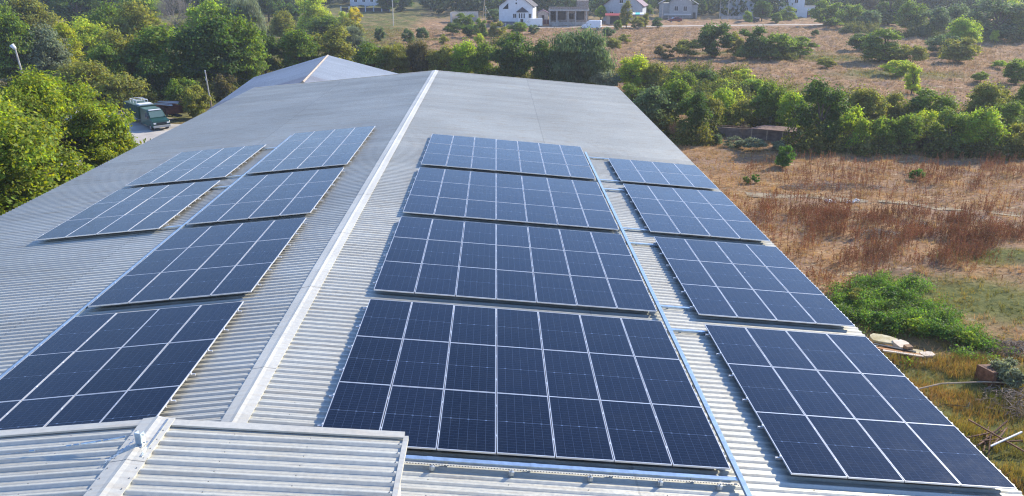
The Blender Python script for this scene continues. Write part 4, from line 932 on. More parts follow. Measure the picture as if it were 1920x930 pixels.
# ---------------------------------------------------------------- grass, straw and weeds
def tufts(name, X, Y, Hh, lean, blades, width, mt, label, cat='grass', zoff=0, droop=.35):
    n = len(X); N_ = n*blades
    bx = np.repeat(X, blades)+rng.normal(0, .09, N_)*np.repeat(Hh, blades)*2; byy = np.repeat(Y, blades)+rng.normal(0, .09, N_)*np.repeat(Hh, blades)*2
    h = np.repeat(Hh, blades)*rng.uniform(.5, 1.15, N_); a = rng.uniform(0, 6.283, N_); l = np.abs(rng.normal(0, lean, N_))
    z = hgt(bx, byy)-.02+zoff
    top = np.stack([bx+np.cos(a)*l*h, byy+np.sin(a)*l*h, z+h/np.sqrt(1+l*l)], 1)
    th = rng.uniform(0, 3.14, N_); w_ = width*rng.uniform(.6, 1.4, N_)
    s = np.stack([np.cos(th)*w_, np.sin(th)*w_, np.zeros(N_)], 1); b0 = np.stack([bx, byy, z], 1)
    V = np.stack([b0-s, b0+s, top], 1).reshape(-1, 3); F = (np.arange(N_)*3)[:, None]+np.arange(3)[None, :]
    o = link(bpy.data.objects.new(name, np_mesh(name, V, F, mt))); tag(o, label, cat, kind='stuff'); return o
def scatter(n, x0, x1, y0, y1):
    return rng.uniform(x0, x1, n), rng.uniform(y0, y1, n)
def off_strips(x, y):
    k = np.ones(len(x), bool)
    for (rx0, rx1, ry, sl, w_) in ROADS: k &= np.abs(y-(ry+sl*(x-rx0))) > w_+.3
    k &= ~((x > -16.2) & (x < 16.4) & (y < 60)); k &= ~((x < -16) & (y < 100) & (y > 36))
    k &= ~((x > -25) & (x < -2) & (y > 60) & (y < 88))
    a, b_ = G(1400, 366), G(1990, 410); t = (x-a.x)/(b_.x-a.x); k &= ~((np.abs(y-(a.y+(b_.y-a.y)*t)) < .6) & (x > a.x))
    return k
M_STRAW = mat('dry_straw', (.47, .315, .135), .8, 0, .25, .5, island=.35, transl=.3, tcol=(1.2, 1.1, .8), spec=.3)
M_STRAW2 = mat('pale_dry_grass', (.44, .34, .19), .8, 0, .25, .1, island=.35, transl=.3, tcol=(1.2, 1.1, .8), col2=(.40, .28, .17), spec=.2)
M_GRASS = mat('yellowing_grass', (.15, .18, .05), .7, 0, .3, .4, island=.35, transl=.35, spec=.3, col2=(.30, .24, .08))
M_WEED = mat('lush_weeds', (.115, .21, .045), .6, 0, .4, .9, island=.45, transl=.5, tcol=(1.6, 1.6, .5), spec=.3)
M_DOCK = mat('dry_dock_seed', (.29, .145, .062), .85, 0, .3, .5, island=.4, transl=.15, tcol=(1.3, 1, .8), spec=.15)
x, y = scatter(62000, 16, 66, -6, 74); k = off_strips(x, y); x, y = x[k], y[k]; g = green_at(x, y)
dens = rng.random(len(x)) < (.35+.65*wob(x, y, 1.1)); x, y, g = x[dens], y[dens], g[dens]
dry = rng.random(len(x)) > g
tufts('dry_grass', x[dry], y[dry], rng.uniform(.12, .30, dry.sum())*(.6+1.3*wob(x[dry], y[dry], 1.7)), .95, 8, .013, M_STRAW, 'straw-coloured flattened dry grass covering the field beside the warehouse')
tufts('green_grass', x[~dry], y[~dry], rng.uniform(.12, .34, (~dry).sum()), .6, 8, .012, M_GRASS, 'yellowing green grass near the lower right corner')
x, y = scatter(26000, 16.3, 34, -6, 22); k = (wob(x, y, 1.4) > .42) | (rng.random(len(x)) < .25); x, y = x[k], y[k]; k2 = wob(x, y, .8)+rng.normal(0, .12, len(x)) > .52
tufts('rough_green_grass', x[k2], y[k2], rng.uniform(.2, .5, k2.sum()), .55, 9, .010, M_GRASS, 'rough knee-high green grass between the eave and the rusty tank')
tufts('rough_brown_grass', x[~k2], y[~k2], rng.uniform(.2, .48, (~k2).sum()), .6, 9, .010, mat('rusty_brown_grass', (.30, .20, .075), .8, 0, .3, .6, island=.4, transl=.3, spec=.2), 'rusty brown tall grass between the eave and the rusty tank')
x, y = scatter(95000, -45, 150, 72, 224); k = off_strips(x, y); x, y = x[k], y[k]
d_ = np.hypot(x, y); keep = rng.random(len(x)) < .45+.55*wob(x, y, .5); x, y = x[keep], y[keep]; g = green_at(x, y); gg = rng.random(len(x)) < g*.8
tufts('slope_grass', x[~gg], y[~gg], rng.uniform(.2, .5, (~gg).sum())*(.5+1.2*wob(x[~gg], y[~gg], .9)), .75, 7, .035, M_STRAW2, 'pale dry grass covering the slope up to the village road')
tufts('slope_herbs', x[gg], y[gg], rng.uniform(.25, .65, gg.sum()), .6, 6, .04, M_GRASS, 'greenish herbs in the hollows of the slope')
# lush weeds beside the eave
A_ = []
for (px, py, rx, ry, n) in ((1655, 590, 3.0, 2.1, 900), (1720, 620, 2.6, 1.2, 520), (1640, 540, 1.8, 1.0, 260), (1780, 650, 2.2, .8, 300), (1720, 660, 2.4, .6, 300), (1600, 560, 1.0, .9, 120), (1690, 545, 1.4, .6, 150)):
    P = G(px, py); a = rng.uniform(0, 6.28, n); r_ = np.sqrt(rng.random(n)); A_.append(np.stack([P.x+np.cos(a)*r_*rx, P.y+np.sin(a)*r_*ry], 1))
A_ = np.concatenate(A_); A_ = A_+rng.normal(0, .45, A_.shape); A_ = A_[A_[:, 0] > 16.6]
_p = G(1690, 655); A_ = A_[(np.abs(A_[:, 0]-_p.x)/2.6)**2+(np.abs(A_[:, 1]-_p.y)/1.5)**2 > 1]
A_ = A_[rng.random(len(A_)) < np.clip(wob(A_[:, 0], A_[:, 1], 2.3)*2.1-.55, .05, 1)]
hh = (.22+.55*wob(A_[:, 0], A_[:, 1], 3.1)*rng.uniform(.4, 1.5, len(A_)))*.95
nl = 60; N_ = len(A_)*nl; hx = np.repeat(hh, nl)*rng.uniform(.1, 1.1, N_)
spread = .16*(1.2-hx/1.3)+.04
P_ = np.stack([np.repeat(A_[:, 0], nl)+rng.normal(0, 1, N_)*spread, np.repeat(A_[:, 1], nl)+rng.normal(0, 1, N_)*spread, hgt(np.repeat(A_[:, 0], nl), np.repeat(A_[:, 1], nl))+hx], 1)
nn = unit(N_)+np.array([0, 0, .9]); nn /= np.linalg.norm(nn, axis=1, keepdims=True)
V, F = quads(P_, nn, unit(N_), rng.uniform(.016, .034, N_), rng.uniform(.035, .075, N_))
o = link(bpy.data.objects.new('weeds', np_mesh('weeds', V, F, M_WEED))); tag(o, 'lush green weeds growing beside the right eave', 'weeds', kind='stuff')
# tall rust-brown dock stalks in bands
S_ = []
for (px, py, wpx, hpx, n) in ((1660, 420, 230, 26, 520), (1850, 445, 110, 34, 420), (1560, 405, 120, 22, 230), (1470, 395, 70, 18, 130), (1780, 455, 130, 30, 330), (1640, 460, 120, 26, 150), (1700, 480, 120, 20, 110), (1620, 500, 70, 26, 60), (1560, 530, 60, 20, 30), (1780, 345, 90, 16, 110), (1580, 345, 110, 14, 70), (1880, 318, 60, 16, 90), (1720, 325, 60, 12, 40), (1800, 490, 60, 16, 40), (1430, 420, 30, 20, 30), (1600, 318, 90, 10, 40), (1820, 300, 90, 6, 40), (1500, 300, 40, 10, 20), (1650, 400, 500, 75, 700), (1700, 320, 460, 30, 420), (1500, 440, 160, 40, 90), (1500, 500, 200, 60, 90)):
    n = int(n*2.3); wpx *= 1.2; hpx *= 1.2; qx = px+rng.uniform(-1, 1, n)*wpx/2*1.1; qy = py+rng.normal(0, .5, n)*hpx
    for a, b_ in zip(qx, qy):
        P = G(a, b_)
        if P.x > 16.8 and random.random() < min(1, max(.04, float(wob(P.x, P.y, 1.15))*1.9-.38)): S_.append((P.x, P.y))
S_ = np.array(S_); n = len(S_); H_ = rng.uniform(.5, 1.0, n); nl = 26; N_ = n*nl
t = rng.random(N_); hz = np.repeat(H_, nl)*(.28+.72*t); lx = np.repeat(rng.normal(0, .07, n), nl); ly = np.repeat(rng.normal(0, .07, n), nl)
rad = .052*(1-t*.75)
P_ = np.stack([np.repeat(S_[:, 0], nl)+lx*hz+rng.normal(0, 1, N_)*rad, np.repeat(S_[:, 1], nl)+ly*hz+rng.normal(0, 1, N_)*rad, hgt(np.repeat(S_[:, 0], nl), np.repeat(S_[:, 1], nl))+hz], 1)
T_ = np.tile([0, 0, 1.0], (N_, 1))+unit(N_)*.5
V, F = quads(P_, unit(N_), T_, rng.uniform(.010, .022, N_), rng.uniform(.03, .06, N_))
st = np.stack([S_[:, 0], S_[:, 1], hgt(S_[:, 0], S_[:, 1])], 1); sw = np.array([.008, 0, 0])
tp = st+np.stack([lx[::nl]*H_, ly[::nl]*H_, H_*.9], 1)
V2 = np.stack([st-sw, st+sw, tp+sw*.5, tp-sw*.5], 1).reshape(-1, 3); F2 = (np.arange(n)*4)[:, None]+np.arange(4)[None, :]+len(V)
o = link(bpy.data.objects.new('dock_stalks', np_mesh('dock_stalks', np.concatenate([V, V2]), np.concatenate([F, F2]), M_DOCK))); tag(o, 'rust-brown dry dock stalks standing in bands across the straw field', 'weeds', kind='stuff')
# ---------------------------------------------------------------- houses of the village
def face(px, py, dz=0):
    P = G(px, py); az = math.atan2(P.x-CX, P.y-CY); return Vector((P.x, P.y, GZ+dz)), -az, ppm(P)
M_WHITE = mat('white_render', (.68, .71, .74), .85, 0, .06, 1.2); M_GREYR = mat('grey_render', (.36, .37, .37), .9, 0, .12, 2); M_BLUEG = mat('blue_grey_render', (.40, .43, .46), .9, 0, .1, 2)
M_CREAM = mat('cream_render', (.62, .58, .50), .9, 0, .08, 1); M_BRICK = mat('rough_brick', (.27, .21, .17), .95, 0, .3, 3, .5, col2=(.36, .31, .27))
M_CONC = mat('weathered_concrete', (.42, .40, .37), .9, 0, .2, 1.5, .3); M_PLINTH = mat('dark_plinth', (.10, .12, .15), .8, 0, .1, 2)
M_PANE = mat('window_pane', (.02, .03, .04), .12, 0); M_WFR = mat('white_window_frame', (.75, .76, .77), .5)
M_DROOF = mat('dark_tile_roof', (.055, .05, .055), .7, 0, .2, 3); M_MAROON = mat('maroon_roof', (.115, .028, .045), .5, 0, .1, 2); M_SLATE = mat('asbestos_grey_roof', (.23, .245, .26), .85, 0, .15, 2)
M_RED = mat('red_awning', (.42, .06, .05), .6, 0, .1, 2); M_RUST = mat('rusty_iron', (.11, .045, .025), .85, 0, .35, 4, .4, col2=(.17, .085, .05)); M_DARKM = mat('dark_metal', (.03, .032, .035), .5, .3)
M_WOOD = mat('weathered_timber', (.33, .26, .18), .85, 0, .25, 5); M_TYRE = mat('tyre_rubber', (.02, .02, .02), .85); M_RIM = mat('wheel_rim', (.35, .35, .36), .4, .6)
def gable(b, w, d, h, rise, y0=0):
    """walls with pointed ends facing the viewer (local -y)"""
    p = [(-w/2, 0), (w/2, 0), (w/2, h), (0, h+rise), (-w/2, h)]; b.prism(p, y0, y0+d, 'y')
def gable_roof(w, d, h, rise, over=.35, th=.16, y0=0, x0=0):
    b = MB(); sl = rise/(w/2); o_ = over
    for s in (-1, 1):
        pts = [(x0, h+rise+.05), (x0+s*(w/2+o_), h-sl*o_+.05), (x0+s*(w/2+o_), h-sl*o_+.05+th), (x0, h+rise+.05+th)]
        b.prism(pts if s > 0 else pts[::-1], y0-o_, y0+d+o_, 'y')
    return b
def window(root, x, z, w, h, y=0, n=2, fm=None, sill=True):
    b = MB(); t = .07
    for (a, c, e, g) in ((-w/2, w/2, 0, t), (-w/2, w/2, h-t, h), (-w/2, -w/2+t, t, h-t), (w/2-t, w/2, t, h-t)): b.box(x+a, x+c, y-.06, y+.05, z+e, z+g)
    for i in range(1, n): xx = x-w/2+w*i/n; b.box(xx-.03, xx+.03, y-.055, y+.045, z+t, z+h-t)
    if sill: b.box(x-w/2-.08, x+w/2+.08, y-.16, y-.062, z-.08, z)
    f = b.build('window', fm or M_WFR, root)
    MB().box(x-w/2+t, x+w/2-t, y-.03, y+.03, z+t, z+h-t).build('pane', M_PANE, f)
    return f
def door(root, x, w, h, y, m, z=0):
    d = MB().box(x-w/2, x+w/2, y-.06, y+.04, z, z+h).build('door', m, root); MB().box(x+w/2-.16, x+w/2-.12, y-.11, y-.062, z+h*.45, z+h*.5).build('handle', M_RIM, d); return d
# white gabled house with a glazed bay
L, rz, k = face(967, 49); root = empty('house', L, rz-.12, 'white gabled two-storey house with a small dark-roofed bay and dark plinth', 'house')
b = MB(); gable(b, 10.0, 11, 5.7, 3.7); b.build('wall', M_WHITE, root)
gable_roof(10, 11, 5.7, 3.7, .5).build('roof', M_DROOF, root)
MB().box(-5.03, -.3, -.04, 0, 0, 1.3).build('plinth', M_PLINTH, root)
b = MB(); b.prism([(.2, 0), (.9, -1.3), (3.0, -1.3), (3.7, 0)], .2, 4.0, 'z').build('bay', M_WHITE, root)
b = MB(); A_ = [(.0, 0.0, 4.02), (.8, -1.5, 4.02), (3.1, -1.5, 4.02), (3.9, 0.0, 4.02), (1.95, -.05, 5.5)]; b.add(A_, [(0, 1, 4), (1, 2, 4), (2, 3, 4), (0, 3, 2, 1)]); b.build('bay_roof', M_DROOF, root)
for x in (1.25, 1.95, 2.65): window(root, x, 2.3, .5, 1.5, -1.32, 1, sill=False)
window(root, -.35, 2.3, 1.0, 1.3, 0); window(root, 4.25, 2.3, .9, 1.3, 0); window(root, .15, 6.2, .6, .6, 0, 1, sill=False); window(root, .15, 7.2, .5, .5, 0, 1, sill=False)
MB().add([(-3.9, -.05, 4.9), (-2.2, -.05, 4.9), (-2.2, -.05, 6.6), (-2.2, .02, 6.6), (-3.9, .02, 4.9), (-2.2, .02, 4.9)], [(0, 1, 2), (3, 5, 4), (0, 4, 5, 1), (1, 5, 3, 2), (0, 2, 3, 4)]).build('window', M_PANE, root)
door(root, 1.95, .8, 1.9, -1.32, M_DARKM, .2)
b = MB(); b.box(-5.2, .4, -4.2, -4.05, 0, .9); b.build('front_wall', M_CONC, root)
# unfinished brick house
L, rz, k = face(1066, 49); root = empty('house', L, rz, 'unfinished flat-topped brick house with square columns and empty dark openings', 'house')
w = 11.6; b = MB(); b.box(-w/2, w/2, 1.6, 9, 0, 1.1); b.build('plinth', M_CONC, root)
b = MB()
for (x0, x1, z0, z1) in ((-w/2, -w/2+.4, 1.1, 4.3), (-3.9, -3.3, 1.1, 4.3), (-.9, .1, 1.1, 4.3), (1.5, 2.2, 1.1, 4.3), (.1, 1.5, 1.1, 1.9), (.1, 1.5, 3.6, 4.3), (2.2, 4.6, 1.1, 1.7), (4.6, w/2, 1.1, 4.3), (-3.3, -.9, 1.1, 1.7), (-w/2+.4, -3.9, 1.1, 1.5)): b.box(x0, x1, 1.6, 1.85, z0, z1)
b.box(-w/2, w/2, 8.6, 8.85, 1.1, 4.3); b.box(-w/2, -w/2+.25, 1.852, 8.6, 1.1, 4.3); b.box(w/2-.25, w/2, 1.852, 8.6, 1.1, 4.3)
b.build('wall', M_BRICK, root)
MB().box(-w/2-.2, w/2+.2, .1, 9.1, 4.302, 4.75).build('concrete_slab', M_CONC, root)
b = MB(); b.box(-w/2, w/2, .3, .55, 4.752, 5.5); b.box(2.3, w/2, 3, 8.8, 4.752, 7.2); b.build('parapet', M_BRICK, root)
for x in (-5.6, -3.5, -.2, 2.0, 5.2): MB().box(x-.15, x+.15, .25, .55, 0, 4.3).build('column', M_CONC, root)
b = MB()
for i in range(7): b.box(-3.0-i*.28-.28, -3.0-i*.28, -.9, .2, 0, 1.4-i*.2)
b.build('stair', M_CONC, root)
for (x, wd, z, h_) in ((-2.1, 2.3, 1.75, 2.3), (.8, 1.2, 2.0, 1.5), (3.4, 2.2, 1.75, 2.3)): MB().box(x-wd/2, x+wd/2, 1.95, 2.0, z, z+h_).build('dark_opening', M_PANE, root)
# house with maroon roof
L, rz, k = face(1157, 44); root = empty('house', L+Vector((3, 9, 0)), rz-.15, 'pale clad house with a steep maroon roof behind the red awning', 'house')
b = MB(); gable(b, 12.5, 10, 5.0, 4.6); b.build('wall', M_BLUEG, root); gable_roof(12.5, 10, 5.0, 4.6, .6).build('roof', M_MAROON, root)
window(root, -.6, 5.6, 1.3, 1.5, 0); window(root, -3.6, 1.8, 1.2, 1.3, 0); window(root, 4.0, 1.8, 1.2, 1.3, 0)
p = gable_roof(2.6, 1.6, 4.6, 1.0, .15, .1, -1.6, 1.6).build('porch_roof', M_MAROON, root)
for x in (.5, 2.7): MB().box(x-.08, x+.08, -1.5, -1.34, 0, 4.6).build('porch_post', M_WHITE, root)
L, rz, k = face(1155, 45); root = empty('garage', L, rz, 'low dark garage with a red awning in front of the maroon-roofed house', 'garage')
b = MB(); b.box(-3.2, -1.9, 0, 4, 0, 2.7); b.box(1.9, 3.2, 0, 4, 0, 2.7); b.box(-1.9, 1.9, 0, 4, 2.3, 2.7); b.box(-1.9, 1.9, 3.8, 4, 0, 2.3); b.build('wall', M_CONC, root)
MB().add([(-3.4, -1.6, 2.55), (3.0, -1.6, 2.55), (3.0, .0, 3.1), (-3.4, .0, 3.1), (-3.4, -1.6, 2.62), (3.0, -1.6, 2.62), (3.0, .0, 3.17), (-3.4, .0, 3.17)], [(0, 3, 2, 1), (4, 5, 6, 7), (0, 1, 5, 4), (1, 2, 6, 5), (2, 3, 7, 6), (3, 0, 4, 7)]).build('awning', M_RED, root)
MB().box(-1.85, 1.85, .3, .36, 0, 2.25).build('garage_door', M_DARKM, root)
MB().box(-3.3, 3.3, -.05, 4.1, 2.702, 2.85).build('roof', M_MAROON, root)
L, rz, k = face(1190, 43); root = empty('canopy', L, rz, 'striped orange white and turquoise awning on posts beside the garage', 'awning')
for i, c_ in enumerate(((.75, .42, .22), (.78, .74, .68), (.10, .62, .60), (.74, .76, .76))):
    x0 = -2.6+i*1.35; MB().add([(x0, -1.0, 2.5), (x0+1.34, -1.0, 2.5), (x0+1.34, 1.6, 3.0), (x0, 1.6, 3.0), (x0, -1.0, 2.7), (x0+1.34, -1.0, 2.7), (x0+1.34, 1.6, 3.1), (x0, 1.6, 3.1)], [(0, 3, 2, 1), (4, 5, 6, 7), (0, 1, 5, 4), (1, 2, 6, 5), (2, 3, 7, 6), (3, 0, 4, 7)]).build('awning_stripe', mat('awning_cloth', c_, .8), root)
for x in (-2.4, 2.6): MB().tube((x, -.8, 0), (x, -.8, 2.5), .04).build('post', M_RIM, root)
MB().box(-2.6, 2.8, 1.6, 1.8, 0, 2.95).build('back_wall', M_CONC, root)
# grey gabled house
L, rz, k = face(1275, 35); root = empty('house', L, rz, 'grey gabled house with two dark windows and a white ledge, above the red car', 'house')
b = MB(); gable(b, 7.4, 9, 5.0, 2.9); b.box(-10.5/2-1.9, -3.7, 2.5, 9, 0, 4.9); b.box(3.7, 5.6, 1.5, 8, 0, 4.4); b.build('wall', M_GREYR, root)
gable_roof(7.4, 9, 5.0, 2.9, .4).build('roof', M_SLATE, root)
b = MB(); b.prism([(-7.6, 4.5), (-3.5, 6.8), (-3.5, 7.0), (-7.6, 4.7)], 2.0, 9.2, 'y'); b.prism([(3.72, 5.9), (6.0, 4.6), (6.0, 4.4), (3.72, 5.7)], 1.2, 8.2, 'y'); b.build('side_roof', M_SLATE, root)
window(root, -1.45, 2.5, 1.3, 1.6, 0); window(root, 1.5, 2.5, 1.3, 1.6, 0); window(root, .0, 6.0, .5, .6, 0, 1)
MB().box(-5.5, 3.6, -.25, -.05, 1.3, 1.55).build('ledge', M_WHITE, root)
door(root, 4.6, .9, 2, 1.46, M_DARKM)
# grey-blue gabled house
L, rz, k = face(1386, 32); root = empty('house', L, rz, 'low blue-grey gabled house with two white-framed windows, right of the lit lawn', 'house')
b = MB(); gable(b, 9.2, 9, 4.4, 2.6); b.box(-6.8, -4.6, 1.2, 8, 0, 4.2); b.build('wall', M_BLUEG, root); gable_roof(9.2, 9, 4.4, 2.6, .4).build('roof', M_SLATE, root)
MB().prism([(-7.2, 4.1), (-4.62, 5.3), (-4.62, 5.5), (-7.2, 4.3)], .9, 8.3, 'y').build('side_roof', M_SLATE, root)
window(root, -2.3, 2.0, 1.2, 1.3, 0); window(root, 2.2, 2.0, 1.2, 1.3, 0); window(root, 0, 5.2, .5, .6, 0, 1)
MB().box(1.0, 1.6, 4, 4.6, 6, 8).build('chimney', M_BRICK, root)
# pale two-storey house
L, rz, k = face(1497, 33); root = empty('house', L, rz, 'pale blue-white two-storey house half hidden by bushes at the end of the road', 'house')
b = MB(); b.box(-7, 1.5, 0, 9, 0, 7.5); b.box(1.502, 5, .6, 7, 0, 3.6); b.build('wall', M_WHITE, root); MB().box(-7.3, 1.8, -.3, 9.3, 7.502, 7.75).build('roof', M_SLATE, root); MB().box(1.52, 5.2, .4, 7.2, 3.602, 3.75).build('side_roof', M_SLATE, root)
window(root, -4.5, 4.8, 1.2, 1.3, 0); window(root, -1.2, 4.8, 1.2, 1.3, 0); window(root, -1.2, 1.6, 1.2, 1.3, 0); door(root, 3.4, 1.4, 2.4, .58, M_MAROON)
# house behind the pillared fence
L, rz, k = face(688, 14); root = empty('house', L, rz, 'white house with dark windows behind the pillared fence at the top edge', 'house')
b = MB(); b.box(-7, 7, 2, 10, 0, 6.2); b.build('wall', M_WHITE, root); gable_roof(14, 8, 6.2, 3, .5, .16, 2).build('roof', M_DROOF, root)
for x in (-4.6, -1.2, 2.2, 5.2): window(root, x, 2.2, 1.3, 1.7, 2)
b = MB(); b.box(-9, 11, -.2, 0, 0, .5); b.build('terrace_wall', M_PLINTH, root)
L, rz, k = face(684, 22); root = empty('fence', L, rz, 'dark fence with white square pillars below the white house at the top', 'fence')
for i in range(7): MB().box(-9+i*3.1-.22, -9+i*3.1+.22, -.22, .22, 0, 2.0).build('pillar', M_WHITE, root)
MB().box(-9, 9.6, -.05, .05, 0, 1.5).build('fence_panel', M_DARKM, root)
# ruined wall frame
L, rz, k = face(872, 43); root = empty('ruin', L, rz+.1, 'roofless concrete frame of an unfinished building with bushes growing in it', 'ruin')
b = MB(); b.box(-4.2, 4.2, 0, .3, 2.9, 3.4); b.box(3.8, 4.2, .002, 5, 0, 2.898); b.box(-4.2, -3.9, .002, 5, 0, 2.898); b.box(-4.2, 4.2, 4.7, 5, 0, 2.7); b.build('frame_wall', M_CREAM, root)
b = MB(); b.box(-4.2, 4.2, 1.5, 1.7, 0, 2.2); b.build('inner_wall', M_CONC, root)
for x in (-3.5, -1.2, 1.2, 3.0): MB().tube((x, 8, 0), (x, 8, 1.5), .06).build('iron_post', M_DARKM, root)
# ruined long wall by the belt with a rusty lean-to
L, rz, k = face(1412, 262); root = empty('ruined_wall', L, rz-.05, 'long weathered wall with a collapsing rusty lean-to roof at the edge of the belt', 'wall')
MB().box(-4.2, 4.4, 0, .3, 0, 1.75).build('wall', mat('shade_toned_wall', (.16, .125, .105), .95, 0, .35, 1.5, .4), root)  # brown wall colour darkened to carry the shade of the surrounding trees
b = MB(); b.add([(-.4, -.5, 2.0), (4.6, -.6, 1.85), (4.4, .9, 2.15), (1.0, .8, 2.35), (-.4, -.5, 2.06), (4.6, -.6, 1.91), (4.4, .9, 2.21), (1.0, .8, 2.41)], [(0, 3, 2, 1), (4, 5, 6, 7), (0, 1, 5, 4), (1, 2, 6, 5), (2, 3, 7, 6), (3, 0, 4, 7)]); b.build('lean_to_roof', mat('rusty_roof_sheet', (.20, .12, .085), .8, 0, .3, 4, .4), root)
for x in (-.2, 1.4, 3.0, 4.4): MB().box(x-.05, x+.05, -.5, -.4, 0, 1.83).build('post', M_WOOD, root)
MB().bar((-4.2, .15, 1.98), (-.5, .15, 1.98), .12, .1).build('coping_beam', M_RUST, root)
L, rz, k = face(1378, 259); MBt = MB(); MBt.box(-1.1, 1.1, -.05, .25, .0, .22); o = MBt.build('beam', M_CONC); o.location = L; o.rotation_euler.z = rz; tag(o, 'pale concrete beam lying at the foot of the ruined wall', 'beam')

bpy.data.objects['ruined_wall'].scale = (.95, 1, .62)
def shed(px, py, w_, d_, h_, mw, mr, label, rise=.8):
    L, rz, k = face(px, py); root = empty('shed', L, rz, label, 'shed'); b = MB(); gable(b, w_, d_, h_, rise); b.build('wall', mw, root); gable_roof(w_, d_, h_, rise, .25, .1).build('roof', mr, root)
    MB().box(-.45, .45, -.05, .03, 0, 1.9).build('door', M_DARKM, root); return root
shed(1332, 22, 4.5, 4, 2.4, M_BRICK, M_SLATE, 'small brick shed between the two grey gabled houses')
shed(1214, 30, 4, 3.5, 2.3, M_CREAM, M_RUST, 'small cream outbuilding with a rusty roof right of the maroon-roofed house')
shed(1018, 40, 3.4, 4, 2.6, M_CONC, M_MAROON, 'narrow outbuilding between the white gabled house and the unfinished brick one')
shed(905, 3, 7, 5, 3.2, M_CREAM, M_DROOF, 'cream outbuilding at the top edge left of the white gabled house', 1.4)
shed(1440, 26, 5, 4, 2.6, M_GREYR, M_SLATE, 'grey shed between the low blue-grey house and the pale two-storey house')
def fence(pa, pb, h_, mp, mb, label, step=2.4, solid=False):
    A, B = G(*pa), G(*pb); d = B-A; L_ = d.length; root = empty('fence', (A.x, A.y, float(hgt(A.x, A.y))), math.atan2(d.y, d.x), label, 'fence')
    for i in range(int(L_/step)+1): MB().box(i*step-.06, i*step+.06, -.06, .06, -.2, h_+.08).build('post', mp, root)
    b = MB()
    if solid: b.box(0, L_, -.025, .025, .1, h_)
    else:
        for z in (.35, h_-.15): b.box(0, L_, -.02, .02, z, z+.07)
        for i in range(int(L_/.22)): b.box(i*.22, i*.22+.09, -.035, -.021, .1, h_)
    b.build('fence_panel', mb, root); return root
fence((1240, 39), (1306, 38), 1.3, M_RIM, M_DARKM, 'dark picket fence in front of the grey house with the white ledge')
fence((1314, 37), (1346, 36), 1.2, M_WOOD, M_WOOD, 'low wooden fence along the lit lawn between the grey houses')
fence((1352, 37), (1424, 38), 1.1, M_CONC, M_CONC, 'pale solid fence in front of the low blue-grey house', 3, True)
fence((1016, 46), (1030, 46), 1.6, M_RIM, M_MAROON, 'short dark red gate fence left of the unfinished brick house', 1.3, True)
fence((934, 52), (962, 52), 1.3, M_WHITE, M_PLINTH, 'blue-grey garden fence below the left corner of the white gabled house', 2.2, True)
fence((846, 17), (898, 16), 1.2, M_DARKM, M_RIM, 'thin dark railing on the bank above the ruined frame', 1.8)
# ---------------------------------------------------------------- vehicles
def paint(n, c, r=.3): return mat(n, c, r, .0, .04, 1.5)
def wheel(root, x, y, r=.33, w_=.22):
    b = MB(); b.tube((x, y-w_/2, r), (x, y+w_/2, r), r, n=20); o = b.build('wheel', M_TYRE, root, .02); MB().tube((x, y-w_/2-.006, r), (x, y+w_/2+.006, r), r*.58, n=16).build('rim', M_RIM, o)
def vehicle(name, L, rz, label, cat, side, width, pm, wins, front, wheels, r=.33, inset=.14, zi=1.0, extra=None):
    """side: outline (x forward, z up); wins: window outlines on the side; front: (x0,z0,x1,z1) windscreen line"""
    root = empty(name, L, rz, label, cat); n = len(side); V = []; 
    for s in (-1, 1):
        for (x, z) in side: V.append((x, s*(width/2-(inset if z > zi else 0)*min(1, (z-zi)/.6 if z > zi else 0)), z))
    F = [tuple(range(n)), tuple(range(n, 2*n))[::-1]]+[(i, n+i, n+(i+1) % n, (i+1) % n) for i in range(n)]
    MB().add(V, F).build('body', pm, root, .035)
    hw = lambda z: width/2-(inset*min(1, (z-zi)/.6) if z > zi else 0)
    for wn in wins:
        for s in (-1, 1):
            P0 = [(x, s*(hw(z)+.006), z) for x, z in wn]; P1 = [(x, s*(hw(z)-.04), z) for x, z in wn]; m_ = len(wn)
            MB().add(P0+P1, [tuple(range(m_)), tuple(range(m_, 2*m_))[::-1]]+[(i, (i+1) % m_, m_+(i+1) % m_, m_+i) for i in range(m_)]).build('side_window', M_PANE, root)
    for (x0, z0, x1, z1) in front:
        d = Vector((x1-x0, 0, z1-z0)); nn = Vector((d.z, 0, -d.x)).normalized()*.012
        if nn.x*(1 if x0 > 0 else -1) < 0: nn = -nn
        P0 = [Vector((x, s*(hw(z)-.09), z))+nn for x, z, s in ((x0, z0, -1), (x0, z0, 1), (x1, z1, 1), (x1, z1, -1))]; P1 = [p-nn*3 for p in P0]
        MB().add(P0+P1, [(0, 1, 2, 3), (7, 6, 5, 4), (0, 4, 5, 1), (1, 5, 6, 2), (2, 6, 7, 3), (3, 7, 4, 0)]).build('windscreen' if x0 > 0 else 'rear_window', M_PANE, root)
    for x in wheels:
        for s in (-1, 1): wheel(root, x, s*(width/2-.12), r)
    xf = max(p[0] for p in side); xr = min(p[0] for p in side)
    MB().box(xf-.12, xf+.05, -width/2+.03, width/2-.03, .32, .55).build('bumper', M_DARKM, root, .02); MB().box(xr-.05, xr+.12, -width/2+.03, width/2-.03, .32, .55).build('bumper', M_DARKM, root, .02)
    for s in (-1, 1): MB().box(xf-.10, xf+.012, s*(width/2-.32)-.14, s*(width/2-.32)+.14, .68, .86).build('headlight', M_WFR, root, .01)
    for s in (-1, 1): MB().box(xr-.012, xr+.1, s*(width/2-.14)-.08, s*(width/2-.14)+.08, .8, 1.15).build('tail_light', M_RED, root, .01)
    return root
VAN = [(2.6, .35), (2.75, .75), (2.5, 1.1), (1.75, 1.3), (1.05, 2.15), (.7, 2.35), (-2.6, 2.42), (-2.72, 2.2), (-2.72, .35)]
